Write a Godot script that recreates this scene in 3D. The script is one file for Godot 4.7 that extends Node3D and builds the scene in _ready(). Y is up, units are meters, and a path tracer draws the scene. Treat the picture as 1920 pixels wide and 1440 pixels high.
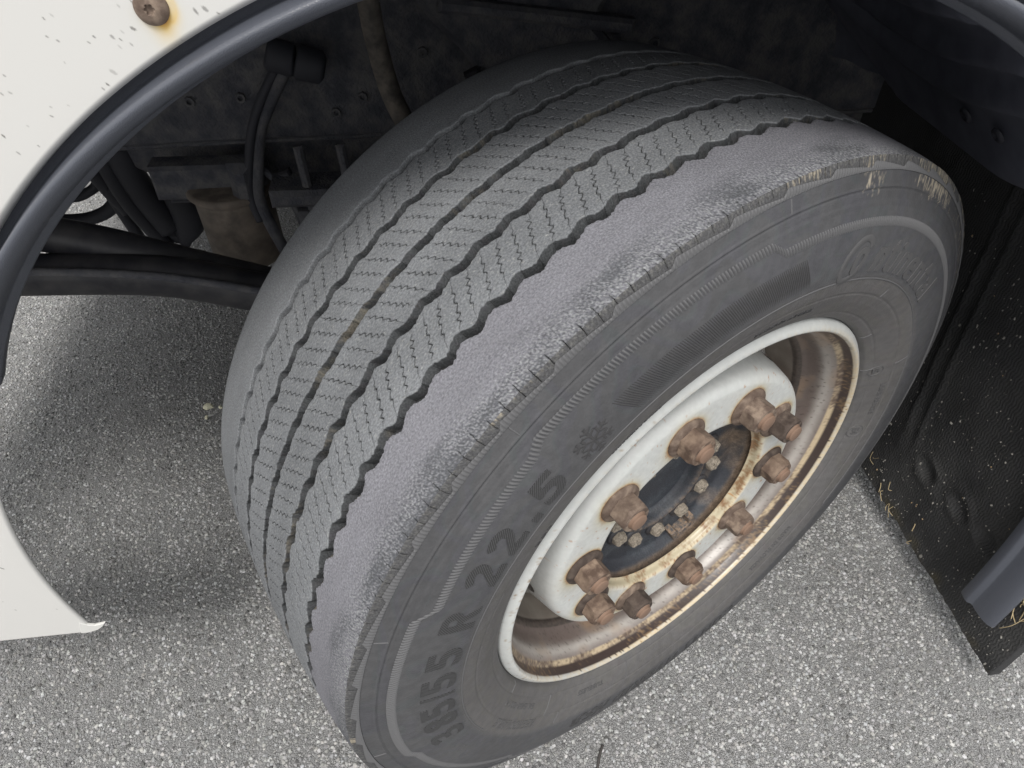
extends Node3D
# A truck's steered front wheel in its arch: worn tyre, rusty nuts, white body edge, mud flap, rough asphalt.
# x along the vehicle, y up, z out from the vehicle's side. The wheel's axle is at (0, AXLE, 0).

const AXLE := 0.47
const TURN := 27.86
const ARCH := Vector2(-0.1424, 0.4442)
var rng := RandomNumberGenerator.new()
var nz := FastNoiseLite.new()
var nfine := FastNoiseLite.new()
var counts := {}
var M := {}


# ---------------------------------------------------------------- naming
func numbered(called: String, parent: Node) -> String:
	var key := str(parent.get_instance_id()) + called
	var n: int = counts.get(key, 0)
	counts[key] = n + 1
	return called if n == 0 else "%s_%03d" % [called, n]

func put(node: Node3D, called: String, parent: Node) -> Node3D:
	node.name = numbered(called, parent)
	parent.add_child(node, true)
	return node

func mi(called: String, mesh: Mesh, mat: Material, parent: Node) -> MeshInstance3D:
	var o := MeshInstance3D.new()
	o.mesh = mesh
	if mat:
		o.material_override = mat
	o.cast_shadow = GeometryInstance3D.SHADOW_CASTING_SETTING_ON
	put(o, called, parent)
	return o

func tag(o: Node, label: String, category: String, group := "") -> void:
	o.set_meta("label", label)
	o.set_meta("category", category)
	if group != "":
		o.set_meta("group", group)

func thing(called: String, label: String, category: String, at := Vector3.ZERO, group := "") -> Node3D:
	var o := Node3D.new()
	put(o, called, self)
	o.position = at
	tag(o, label, category, group)
	return o


# ---------------------------------------------------------------- meshes
func commit(v: PackedVector3Array, uv: PackedVector2Array, col: PackedColorArray, idx: PackedInt32Array, normals = null) -> ArrayMesh:
	var a := []
	a.resize(Mesh.ARRAY_MAX)
	a[Mesh.ARRAY_VERTEX] = v
	if uv.size() == v.size():
		a[Mesh.ARRAY_TEX_UV] = uv
	if col.size() == v.size():
		a[Mesh.ARRAY_COLOR] = col
	a[Mesh.ARRAY_INDEX] = idx
	if normals == null:
		normals = smooth_normals(v, idx)
	a[Mesh.ARRAY_NORMAL] = normals
	var m := ArrayMesh.new()
	m.add_surface_from_arrays(Mesh.PRIMITIVE_TRIANGLES, a)
	return m

func smooth_normals(v: PackedVector3Array, idx: PackedInt32Array) -> PackedVector3Array:
	var n := PackedVector3Array()
	n.resize(v.size())
	for t in range(0, idx.size(), 3):
		var a := idx[t]
		var b := idx[t + 1]
		var c := idx[t + 2]
		var f := (v[c] - v[a]).cross(v[b] - v[a])
		n[a] += f
		n[b] += f
		n[c] += f
	for i in n.size():
		n[i] = n[i].normalized() if n[i].length_squared() > 0.0 else Vector3.UP
	return n

# rows x columns of points; closed joins the last row to the first
func grid_index(rows: int, cols: int, closed := false, flip := false) -> PackedInt32Array:
	var idx := PackedInt32Array()
	for i in (rows if closed else rows - 1):
		var i2 := (i + 1) % rows
		for j in cols - 1:
			var a := i * cols + j
			var b := i2 * cols + j
			if flip:
				idx.append_array([a, b, a + 1, a + 1, b, b + 1])
			else:
				idx.append_array([a, a + 1, b, a + 1, b + 1, b])
	return idx

# profile of (radius, w) turned about the z axis; paint(r, w, angle) gives linear colours
func lathe(prof: PackedVector2Array, n: int, paint = null, a0 := 0.0, a1 := TAU, warp = null) -> ArrayMesh:
	var v := PackedVector3Array()
	var uv := PackedVector2Array()
	var col := PackedColorArray()
	var closed := a1 - a0 > TAU - 0.001
	var rows := n if closed else n + 1
	var m := prof.size()
	for i in rows:
		var a := a0 + (a1 - a0) * i / n
		var s := 0.0
		for j in m:
			var p: Vector2 = prof[j]
			if warp != null:
				p = (warp as Callable).call(p, a)
			if j > 0:
				s += prof[j].distance_to(prof[j - 1])
			v.append(Vector3(p.x * cos(a), p.x * sin(a), p.y))
			uv.append(Vector2(a * prof[m / 2].x, s))
			if paint != null:
				col.append((paint as Callable).call(prof[j].x, prof[j].y, a))
	return commit(v, uv, col, grid_index(rows, m, closed))

func tube(path: PackedVector3Array, radius: float, sides := 10, radii := PackedFloat32Array()) -> ArrayMesh:
	var v := PackedVector3Array()
	var uv := PackedVector2Array()
	var n := path.size()
	var up := Vector3(0.31, 0.2, 0.93)
	for i in n:
		var t := (path[mini(i + 1, n - 1)] - path[maxi(i - 1, 0)]).normalized()
		var x := t.cross(up).normalized()
		var y := x.cross(t).normalized()
		var r := radius if radii.is_empty() else radii[i]
		for k in sides + 1:
			var a := TAU * k / sides
			v.append(path[i] + (x * cos(a) + y * sin(a)) * r)
			uv.append(Vector2(float(k) / sides, i * 0.1))
	var idx := grid_index(n, sides + 1)
	for e in 2:
		var c := v.size()
		v.append(path[0] if e == 0 else path[n - 1])
		uv.append(Vector2.ZERO)
		var base := 0 if e == 0 else (n - 1) * (sides + 1)
		for k in sides:
			if e == 0:
				idx.append_array([c, base + k + 1, base + k])
			else:
				idx.append_array([c, base + k, base + k + 1])
	return commit(v, uv, PackedColorArray(), idx)

func curve(points: Array, steps := 10) -> PackedVector3Array:
	var out := PackedVector3Array()
	for i in points.size() - 1:
		var p0: Vector3 = points[maxi(i - 1, 0)]
		var p1: Vector3 = points[i]
		var p2: Vector3 = points[i + 1]
		var p3: Vector3 = points[mini(i + 2, points.size() - 1)]
		for k in steps:
			out.append(p1.cubic_interpolate(p2, p0, p3, float(k) / steps))
	out.append(points[points.size() - 1])
	return out

# a convex or concave outline in xy pushed along z with chamfered edges; faces flat shaded
func slab(outline: PackedVector2Array, z0: float, z1: float, bevel := 0.0) -> ArrayMesh:
	var st := SurfaceTool.new()
	st.begin(Mesh.PRIMITIVE_TRIANGLES)
	st.set_smooth_group(-1)
	if not Geometry2D.is_polygon_clockwise(outline):
		outline.reverse()
	var inner := outline
	if bevel > 0.0:
		var off := Geometry2D.offset_polygon(outline, -bevel, Geometry2D.JOIN_MITER)
		if off.size() == 1 and off[0].size() == outline.size():
			inner = off[0]
			if not Geometry2D.is_polygon_clockwise(inner):
				inner.reverse()
			var best := 0
			for k in inner.size():
				if inner[k].distance_to(outline[0]) < inner[best].distance_to(outline[0]):
					best = k
			var turned := PackedVector2Array()
			for k in inner.size():
				turned.append(inner[(best + k) % inner.size()])
			inner = turned
		else:
			bevel = 0.0
	var rings := [[inner, z0], [outline, z0 + bevel], [outline, z1 - bevel], [inner, z1]]
	var n := outline.size()
	for r in 3:
		for k in n:
			var k2 := (k + 1) % n
			var a := Vector3(rings[r][0][k].x, rings[r][0][k].y, rings[r][1])
			var b := Vector3(rings[r][0][k2].x, rings[r][0][k2].y, rings[r][1])
			var c := Vector3(rings[r + 1][0][k].x, rings[r + 1][0][k].y, rings[r + 1][1])
			var d := Vector3(rings[r + 1][0][k2].x, rings[r + 1][0][k2].y, rings[r + 1][1])
			if bevel == 0.0 and r != 1:
				continue
			for p in [a, c, b, b, c, d]:
				st.set_uv(Vector2(p.x + p.z, p.y))
				st.add_vertex(p)
	var tri := Geometry2D.triangulate_polygon(inner)
	for t in range(0, tri.size(), 3):
		var p := [inner[tri[t]], inner[tri[t + 1]], inner[tri[t + 2]]]
		if (p[1] - p[0]).cross(p[2] - p[0]) < 0:
			p = [p[0], p[2], p[1]]
		for q in [p[0], p[2], p[1]]:
			st.set_uv(q)
			st.add_vertex(Vector3(q.x, q.y, z1))
		for q in p:
			st.set_uv(q)
			st.add_vertex(Vector3(q.x, q.y, z0))
	st.generate_normals()
	return st.commit()

func box_mesh(size: Vector3, bevel := 0.004) -> ArrayMesh:
	var h := size / 2
	return slab(PackedVector2Array([Vector2(-h.x, -h.y), Vector2(h.x, -h.y), Vector2(h.x, h.y), Vector2(-h.x, h.y)]), -h.z, h.z, bevel)


# ---------------------------------------------------------------- materials
func noise_tex(freq: float, octaves: int, lo: Color, hi: Color, size := 512, seed_ := 1, mid = null, kind := FastNoiseLite.TYPE_SIMPLEX_SMOOTH) -> NoiseTexture2D:
	var n := FastNoiseLite.new()
	n.seed = seed_
	n.noise_type = kind
	n.frequency = freq
	n.fractal_octaves = octaves
	n.fractal_gain = 0.6
	var t := NoiseTexture2D.new()
	t.width = size
	t.height = size
	t.seamless = true
	t.noise = n
	var g := Gradient.new()
	g.offsets = PackedFloat32Array([0.22, 0.78])
	g.colors = PackedColorArray([lo, hi])
	if mid != null:
		g.add_point(0.5, mid)
	t.color_ramp = g
	return t

func mat(called: String, color: Color, rough := 0.8, metal := 0.0) -> StandardMaterial3D:
	var m := StandardMaterial3D.new()
	m.resource_name = called
	m.albedo_color = color.linear_to_srgb()
	m.roughness = rough
	m.metallic = metal
	M[called] = m
	return m

func tri(m: StandardMaterial3D, metres: float) -> void:
	m.uv1_triplanar = true
	m.uv1_scale = Vector3.ONE / metres

func grey(v: float) -> Color:
	return Color(v, v, v)

func make_materials() -> void:
	var grain := noise_tex(0.060, 5, grey(0.72), grey(1.0), 512, 3)
	var fine_bump := noise_tex(0.09, 5, grey(0.0), grey(1.0), 512, 5)
	var speck := noise_tex(0.22, 3, grey(0.30), grey(1.0), 512, 7)
	# rubber: colour of each surface comes from the mesh (dust, scuffs, mud, painted groove shade)
	var r := mat("tread_rubber", Color.WHITE, 0.88)
	r.vertex_color_use_as_albedo = true
	r.albedo_texture = grain
	r.heightmap_enabled = true
	r.heightmap_texture = fine_bump
	r.heightmap_scale = 0.04
	tri(r, 0.075)
	r.metallic_specular = 0.35
	r = mat("sidewall_rubber", Color.WHITE, 0.62)
	r.vertex_color_use_as_albedo = true
	r.albedo_texture = noise_tex(0.02, 5, grey(0.90), grey(1.0), 512, 9)
	r.heightmap_enabled = true
	r.heightmap_texture = fine_bump
	r.heightmap_scale = 0.02
	tri(r, 0.16)
	r.metallic_specular = 0.4
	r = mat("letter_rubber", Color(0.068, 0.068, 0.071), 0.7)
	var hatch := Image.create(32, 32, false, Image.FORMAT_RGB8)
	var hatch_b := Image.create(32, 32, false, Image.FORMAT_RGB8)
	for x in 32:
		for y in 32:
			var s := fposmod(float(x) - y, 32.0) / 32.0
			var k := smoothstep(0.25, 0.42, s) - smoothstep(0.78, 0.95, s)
			hatch.set_pixel(x, y, grey(0.74 + 0.26 * k))  # darker lines put the self-shading between fine ridges into the colour
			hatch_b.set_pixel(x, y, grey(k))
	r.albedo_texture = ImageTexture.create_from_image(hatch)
	r.heightmap_enabled = true
	r.heightmap_texture = ImageTexture.create_from_image(hatch_b)
	r.heightmap_scale = 0.08
	r.uv1_scale = Vector3.ONE / 0.0026
	mat("hatched_rubber", Color(0.046, 0.045, 0.047), 0.75)
	r = mat("ridge_rubber", Color(0.100, 0.100, 0.104), 0.66)
	r = mat("plain_letter_rubber", Color(0.078, 0.077, 0.079), 0.6)
	# white paint of the body: specks, rust and film computed as a picture in metres
	r = mat("body_paint", Color.WHITE, 0.32)
	r.albedo_texture = ImageTexture.create_from_image(paint_picture())
	r.texture_repeat = false
	r.clearcoat_enabled = true
	r.clearcoat = 0.35
	r.clearcoat_roughness = 0.12
	r.heightmap_enabled = false
	r = mat("white_paint", Color(0.625, 0.622, 0.598), 0.32)
	# wheel paint, rust by vertex colour
	r = mat("wheel_paint", Color.WHITE, 0.42)
	r.vertex_color_use_as_albedo = true
	r.albedo_texture = noise_tex(0.02, 4, grey(0.95), grey(1.0), 512, 21)
	r.roughness_texture = noise_tex(0.05, 4, grey(0.75), grey(1.0), 512, 22)
	tri(r, 0.12)
	r = mat("dirty_metal", Color.WHITE, 0.6)
	r.vertex_color_use_as_albedo = true
	r.albedo_texture = grain
	r.heightmap_enabled = true
	r.heightmap_texture = fine_bump
	r.heightmap_scale = 0.03
	tri(r, 0.09)
	r = mat("rust", Color.WHITE, 0.85)
	r.albedo_texture = noise_tex(0.007, 5, Color(0.085, 0.057, 0.043).linear_to_srgb(), Color(0.25, 0.19, 0.145).linear_to_srgb(), 512, 31, Color(0.148, 0.108, 0.084).linear_to_srgb())
	tri(r, 0.075)
	for q in [["rust_dark", 0.70], ["rust_pale", 1.0]]:
		var v: StandardMaterial3D = M.rust.duplicate()
		v.resource_name = q[0]
		v.albedo_color = Color(q[1], q[1], q[1] * 1.02) if q[1] < 1.0 else Color(1.0, 0.98, 0.96)
		v.uv1_offset = Vector3(q[1] * 3.3, 0.4, q[1])
		M[q[0]] = v
	r = mat("stud_rust", Color(0.20, 0.128, 0.090), 0.8)
	r = mat("dirty_metal_rust", Color.WHITE, 0.7)
	r.albedo_texture = noise_tex(0.02, 4, Color(0.06, 0.06, 0.065).linear_to_srgb(), Color(0.26, 0.18, 0.12).linear_to_srgb(), 256, 34)
	tri(r, 0.04)
	r = mat("dusty_bolt", Color.WHITE, 0.75)
	r.albedo_texture = noise_tex(0.04, 5, Color(0.17, 0.145, 0.12).linear_to_srgb(), Color(0.36, 0.315, 0.25).linear_to_srgb(), 256, 33)
	tri(r, 0.03)
	# trim, liner and the dark works
	r = mat("trim_rubber", Color(0.072, 0.078, 0.096), 0.38)
	r.heightmap_enabled = true
	r.heightmap_texture = noise_tex(0.16, 3, grey(0), grey(1), 512, 41)
	r.heightmap_scale = 0.018
	r.roughness_texture = noise_tex(0.02, 4, grey(0.8), grey(1.0), 256, 42)
	tri(r, 0.10)
	r = mat("liner_plastic", Color.WHITE, 0.6)
	r.albedo_texture = noise_tex(0.014, 5, Color(0.060, 0.064, 0.086).linear_to_srgb(), Color(0.100, 0.104, 0.132).linear_to_srgb(), 512, 43)
	tri(r, 0.5)
	r = mat("dirty_frame", Color.WHITE, 0.8)
	r.albedo_texture = noise_tex(0.012, 6, Color(0.050, 0.052, 0.066).linear_to_srgb(), Color(0.120, 0.118, 0.122).linear_to_srgb(), 512, 45)
	r.heightmap_enabled = true
	r.heightmap_texture = fine_bump
	r.heightmap_scale = 0.1
	tri(r, 0.35)
	r = mat("dusty_pot", Color.WHITE, 0.7)
	r.albedo_texture = noise_tex(0.012, 5, Color(0.10, 0.085, 0.072).linear_to_srgb(), Color(0.21, 0.175, 0.145).linear_to_srgb(), 512, 46)
	tri(r, 0.3)
	r = mat("black_hose", Color(0.030, 0.031, 0.040), 0.7)
	r = mat("muddy_hose", Color.WHITE, 0.85)
	r.albedo_texture = noise_tex(0.02, 5, Color(0.055, 0.051, 0.048).linear_to_srgb(), Color(0.19, 0.165, 0.140).linear_to_srgb(), 256, 47)
	tri(r, 0.2)
	r = mat("black_steel", Color.WHITE, 0.5)
	r.albedo_texture = noise_tex(0.02, 5, Color(0.016, 0.016, 0.022).linear_to_srgb(), Color(0.050, 0.048, 0.050).linear_to_srgb(), 256, 48)
	tri(r, 0.3)
	# mud flap: a woven, ribbed mat
	r = mat("flap_mat", Color.WHITE, 0.85)
	r.vertex_color_use_as_albedo = true
	r.albedo_texture = speck
	r.heightmap_enabled = true
	var weave := Image.create(64, 64, false, Image.FORMAT_RGB8)
	for x in 64:
		for y in 64:
			weave.set_pixel(x, y, grey(clampf(0.5 + 0.20 * sin(x * TAU / 16.0 + 1.3 * sin(y * TAU / 64.0)) + 0.14 * sin((y + x * 0.5) * TAU / 32.0) + 0.45 * nfine.get_noise_2d(x * 9.0, y * 9.0), 0, 1)))
	r.heightmap_texture = ImageTexture.create_from_image(weave)
	r.heightmap_scale = 0.15
	r.uv1_scale = Vector3.ONE / 0.022
	# asphalt
	r = mat("asphalt_binder", Color.WHITE, 0.9)
	r.albedo_texture = noise_tex(0.14, 4, grey(0.42), grey(0.74), 1024, 51)
	r.heightmap_enabled = true
	r.heightmap_texture = noise_tex(0.25, 3, grey(0), grey(1), 1024, 52)
	r.heightmap_scale = 0.35
	tri(r, 0.45)
	r = mat("chipping_stone", Color.WHITE, 0.75)
	r.vertex_color_use_as_albedo = true
	r.albedo_texture = grain
	tri(r, 0.03)
	r = mat("mud_crumb", Color.WHITE, 0.9)
	r.vertex_color_use_as_albedo = true
	r = mat("straw", Color(0.40, 0.32, 0.19), 0.8)
	r = mat("twig_bark", Color(0.05, 0.045, 0.042), 0.85)
	r = mat("pale_stone", Color(0.62, 0.60, 0.46), 0.8)

const PAINT_X := -1.05
const PAINT_Y := 0.30
const PAINT_S := 0.85
func paint_picture() -> Image:
	var n := 1536
	var im := Image.create(n, n, false, Image.FORMAT_RGB8)
	var base := Color(0.625, 0.622, 0.598)
	im.fill(base.linear_to_srgb())
	# soft rust bloom under the screw, run downwards
	var at := Vector2(-0.461, 1.083)
	var per := PAINT_S / n
	for y in n:
		var py := PAINT_Y + PAINT_S * (1.0 - (y + 0.5) / n)
		if absf(py - at.y) > 0.05:
			continue
		for x in n:
			var px := PAINT_X + PAINT_S * (x + 0.5) / n
			if absf(px - at.x) > 0.04:
				continue
			var d := Vector2(px - at.x - 0.004, py - at.y)
			var down := clampf(-d.y / 0.03, 0.0, 1.0)
			var ring := exp(-pow(maxf(d.length() - 0.0108, 0.0) / (0.0016 + 0.0035 * down), 1.3))
			var run := exp(-pow((d.x) / 0.0075, 2)) * exp(-maxf(-d.y - 0.0085, 0.0) / 0.0065) * (1.0 if d.y < 0 else 0.0)
			var k := clampf(maxf(ring * (0.35 + 0.65 * down), run) + 0.12 * nz.get_noise_2d(px * 9000, py * 9000) * run, 0, 1)
			var c := base.lerp(Color(0.68, 0.47, 0.12), minf(k * 1.5, 1.0)).lerp(Color(0.40, 0.15, 0.03), clampf(k * 1.6 - 0.75, 0, 1))
			im.set_pixel(x, y, c.linear_to_srgb())
	# dried dirt flecks, most slanting the same way
	var pr := RandomNumberGenerator.new()
	pr.seed = 11
	for i in 1100:
		var cx := pr.randi_range(20, n - 20)
		var cy := pr.randi_range(20, n - 20) if i % 3 == 0 else pr.randi_range(20, n / 2)
		var small := pr.randf() < 0.90
		var ln := pr.randf_range(1.6, 3.2) if small else pr.randf_range(3.0, 6.5)
		var wd := pr.randf_range(0.8, 1.3) if small else pr.randf_range(1.2, 2.4)
		var a := pr.randf_range(0.5, 1.15)
		var dark := pr.randf_range(0.25, 0.8)
		var u := Vector2(cos(a), sin(a))
		var r := int(ln) + 2
		for dy in range(-r, r + 1):
			for dx in range(-r, r + 1):
				var q := Vector2(dx, dy)
				var e := Vector2(q.dot(u) / ln, q.dot(Vector2(-u.y, u.x)) / wd).length() + 0.35 * nz.get_noise_2d(dx * 40 + i * 77, dy * 40)
				var k := clampf((1.15 - e) * 2.2, 0, 1) * dark
				if k > 0:
					var c := im.get_pixel(cx + dx, cy + dy).srgb_to_linear().lerp(Color(0.09, 0.085, 0.075), k)
					im.set_pixel(cx + dx, cy + dy, c.linear_to_srgb())
	return im


# ---------------------------------------------------------------- the tyre
func crown(w: float) -> float:
	return 0.490 - 0.327 * (w + 0.173) * (w + 0.173)

var side_pts := PackedVector2Array([
	Vector2(0.3005, -0.003), Vector2(0.304, 0.0035), Vector2(0.309, 0.0068), Vector2(0.3140, 0.0095), Vector2(0.321, 0.0128), Vector2(0.330, 0.0168),
	Vector2(0.3425, 0.0208), Vector2(0.352, 0.0232), Vector2(0.363, 0.0250), Vector2(0.376, 0.0257), Vector2(0.390, 0.0250), Vector2(0.405, 0.0236),
	Vector2(0.420, 0.0212), Vector2(0.435, 0.0176), Vector2(0.446, 0.0144), Vector2(0.453, 0.0122), Vector2(0.460, 0.0098), Vector2(0.467, 0.0072), Vector2(0.474, 0.0046), Vector2(0.480, 0.0020)])

func side_w(r: float) -> float:
	for k in side_pts.size() - 1:
		if r <= side_pts[k + 1].x:
			var t := clampf((r - side_pts[k].x) / (side_pts[k + 1].x - side_pts[k].x), 0.0, 1.0)
			var p0 := side_pts[maxi(k - 1, 0)].y
			var p3 := side_pts[mini(k + 2, side_pts.size() - 1)].y
			return cubic_interpolate(side_pts[k].y, side_pts[k + 1].y, p0, p3, t)
	return side_pts[side_pts.size() - 1].y

func side_normal(r: float) -> Vector2:
	var d := (side_w(r + 0.002) - side_w(r - 0.002)) / 0.004
	return Vector2(-d, 1.0).normalized()

# a point on the sidewall raised by lift: angle in degrees
func on_side(r: float, deg: float, lift: float) -> Vector3:
	var n := side_normal(r)
	var a := deg_to_rad(deg)
	var rr := r + n.x * lift
	return grounded(Vector3(rr * cos(a), rr * sin(a), side_w(r) + n.y * lift))

func grounded(p: Vector3) -> Vector3:
	if p.y < -AXLE + 0.003:
		p.y = -AXLE + 0.003
	return p

func groove_path(deg: float, amp: float, shift: float) -> float:
	var p := fposmod(deg - 0.1 - shift, 4.0) / 4.0
	var t := 1.0 - p / 0.44 * 2.0 if p < 0.44 else -1.0 + (p - 0.44) / 0.56 * 2.0
	var jag := nfine.get_noise_2d(deg * 34.0, amp * 90000.0 + shift * 50.0)
	return amp * (t * 0.45 + sin(t * PI * 0.5) * 0.45) + 0.0015 * jag + 0.0011 * nfine.get_noise_2d(deg * 120.0, shift * 70.0)

# groove walls lean out into the groove and stand steep by turns, opposite on the two sides
func wall_ramp(deg: float, shift: float, other: bool) -> float:
	var p := fposmod(deg - shift + 0.6 + (2.0 if other else 0.0), 4.0) / 4.0
	var k := smoothstep(0.02, 0.07, p) * (1.0 - smoothstep(0.42, 0.50, p))
	return 0.0058 * k * (0.85 + 0.3 * nfine.get_noise_1d(floorf(deg / 4.0) * 61.0 + shift * 300.0))

func dust(deg: float, w: float, base: float) -> Color:
	var big := nz.get_noise_2d(deg * 2.2, w * 900.0)
	var mid := nz.get_noise_2d(deg * 14.0 + 500.0, w * 5200.0)
	var k := base * (1.0 + 0.16 * big + 0.10 * mid)
	return Color(k * 0.960, k * 1.0, k * 1.055)

const FINE0 := 52.0
const FINE1 := 214.0

func tread_rib(called: String, l: Array, r: Array, slope: float, zig: float, parent: Node) -> void:
	# l, r: [base w, amplitude, shift] of the grooves' near walls; slope in degrees per metre
	var us := [[0.0, -0.0120, -0.0012], [0.0, -0.006, -0.0006], [0.0, -0.0014, 0.0], [0.0, -0.0004, 0.0004]]
	var inner := 46
	for k in inner:
		us.append([0.025 + 0.95 * k / (inner - 1.0), 0.0, 0.0])
	us.append_array([[1.0, -0.0004, -0.0004], [1.0, -0.0014, 0.0], [1.0, -0.006, 0.0006], [1.0, -0.0120, 0.0012]])
	var lines := []   # [degree, how much it belongs to a sipe: -1, 0 floor, 1 edges, 2 plain]
	var d := FINE0
	while d < FINE1:
		lines.append([d - 0.062, 1, -1])
		lines.append([d - 0.012, 0, -1])
		lines.append([d + 0.012, 0, 1])
		lines.append([d + 0.062, 1, 1])
		for k in 7:
			lines.append([d + 0.26 + k * 0.247, 2, 0])
		d += 2.0
	while d < FINE0 + 360.0 - 0.5:
		lines.append([d, 2, 0])
		d += 1.0
	var v := PackedVector3Array()
	var uv := PackedVector2Array()
	var col := PackedColorArray()
	var wc: float = (l[0] + r[0]) / 2
	var dirt_seed := absf(wc) * 7000.0
	for ln in lines:
		var sipe := floorf((ln[0] - FINE0 + 1.0) / 2.0)
		var strength := 0.55 + 0.45 * nfine.get_noise_2d(sipe * 71.0, wc * 9000.0)
		for u in us:
			var wn: float = lerpf(l[0], r[0], u[0])
			var mask := smoothstep(0.10, 0.24, u[0]) * (1.0 - smoothstep(0.76, 0.90, u[0]))
			var deg: float = ln[0]
			if ln[1] < 2:
				var half := (0.024 + 0.095 * mask * strength) if ln[1] == 1 else 0.004
				deg = roundf((ln[0] - FINE0) / 2.0) * 2.0 + FINE0 + ln[2] * half
			var share := 1.0 if ln[1] < 2 else clampf(1.0 - absf(fposmod(ln[0] - FINE0 + 1.0, 2.0) - 1.0) / 0.7, 0.0, 1.0)
			var tooth := sin(u[0] * 6.0 * TAU)
			deg += slope * (wn - wc) + zig * tooth * mask * share
			var wl: float = l[0] + groove_path(deg, l[1], l[2])
			var wr: float = r[0] + groove_path(deg, r[1], r[2])
			var w: float = lerpf(wl, wr, u[0]) + u[2]
			if u[1] < -0.004:
				var ramp := wall_ramp(deg, l[2] if u[0] < 0.5 else r[2], u[0] > 0.5)
				w += (-ramp if u[0] < 0.5 else ramp) * absf(u[1]) / 0.0120
			var rad: float = crown(w) + u[1]
			var top: bool = u[1] > -0.001
			var c: Color
			if top:
				rad += 0.00025 * nfine.get_noise_2d(deg * 60.0, w * 9000.0)
				c = dust(deg, w, 0.212 + 0.03 * nz.get_noise_2d(deg * 1.7, w * 700.0 + 9.0))
				var nick := nfine.get_noise_2d(deg * 90.0 + 900.0, w * 26000.0)
				if nick > 0.42:
					c = c.lerp(Color(0.42, 0.42, 0.40), (nick - 0.42) * 1.6)
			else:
				c = dust(deg, w, 0.075)  # walls: less dust, and the shade of the groove put into the colour
				var mud := nz.get_noise_2d(deg * 6.0 + dirt_seed, u[0] * 400.0) + 0.35 * nfine.get_noise_2d(deg * 50.0, u[1] * 60000.0)
				c = c.lerp(Color(0.24, 0.215, 0.17), clampf((mud - 0.34) * 2.0, 0.0, 0.75))
			if ln[1] == 0:
				if top:
					rad -= 0.0045 * (0.25 + 0.75 * mask) * (0.5 + 0.5 * strength)
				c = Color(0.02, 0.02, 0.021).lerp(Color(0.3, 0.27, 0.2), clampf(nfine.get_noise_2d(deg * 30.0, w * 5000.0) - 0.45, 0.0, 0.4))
			var a := deg_to_rad(deg)
			v.append(grounded(Vector3(rad * cos(a), rad * sin(a), w)))
			uv.append(Vector2(a * 0.49, w))
			col.append(c)
	mi(called, commit(v, uv, col, grid_index(lines.size(), us.size(), true)), M.tread_rubber, parent)

func shoulder_scuff(deg: float, w: float, edge: float) -> Color:
	# edge 0 in the middle of the rib .. 1 at the sidewall
	var c := dust(deg, w, 0.208 + 0.045 * nz.get_noise_2d(deg * 1.3 + 40.0, w * 500.0))
	c = Color(c.r * 1.03, c.g * 0.985, c.b * 1.035)
	var patch := nz.get_noise_2d(deg * 5.0, w * 1900.0 + 70.0) + 0.4 * nz.get_noise_2d(deg * 14.0, w * 5200.0)
	var fibre := nfine.get_noise_2d(deg * 170.0, w * 21000.0)
	var k := smoothstep(0.30, 0.95, edge + 0.22 * patch)
	c = c.lerp(Color(0.068, 0.073, 0.079), k * clampf(0.18 + patch * 1.3 - fibre * 1.5, 0.0, 0.75))
	c = c.lerp(Color(0.44, 0.46, 0.45), clampf((fibre - 0.24 + 0.26 * k) * 1.7, 0.0, 0.8) * (0.13 + 0.70 * k * clampf(0.55 - patch, 0, 1)))
	return c

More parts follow.
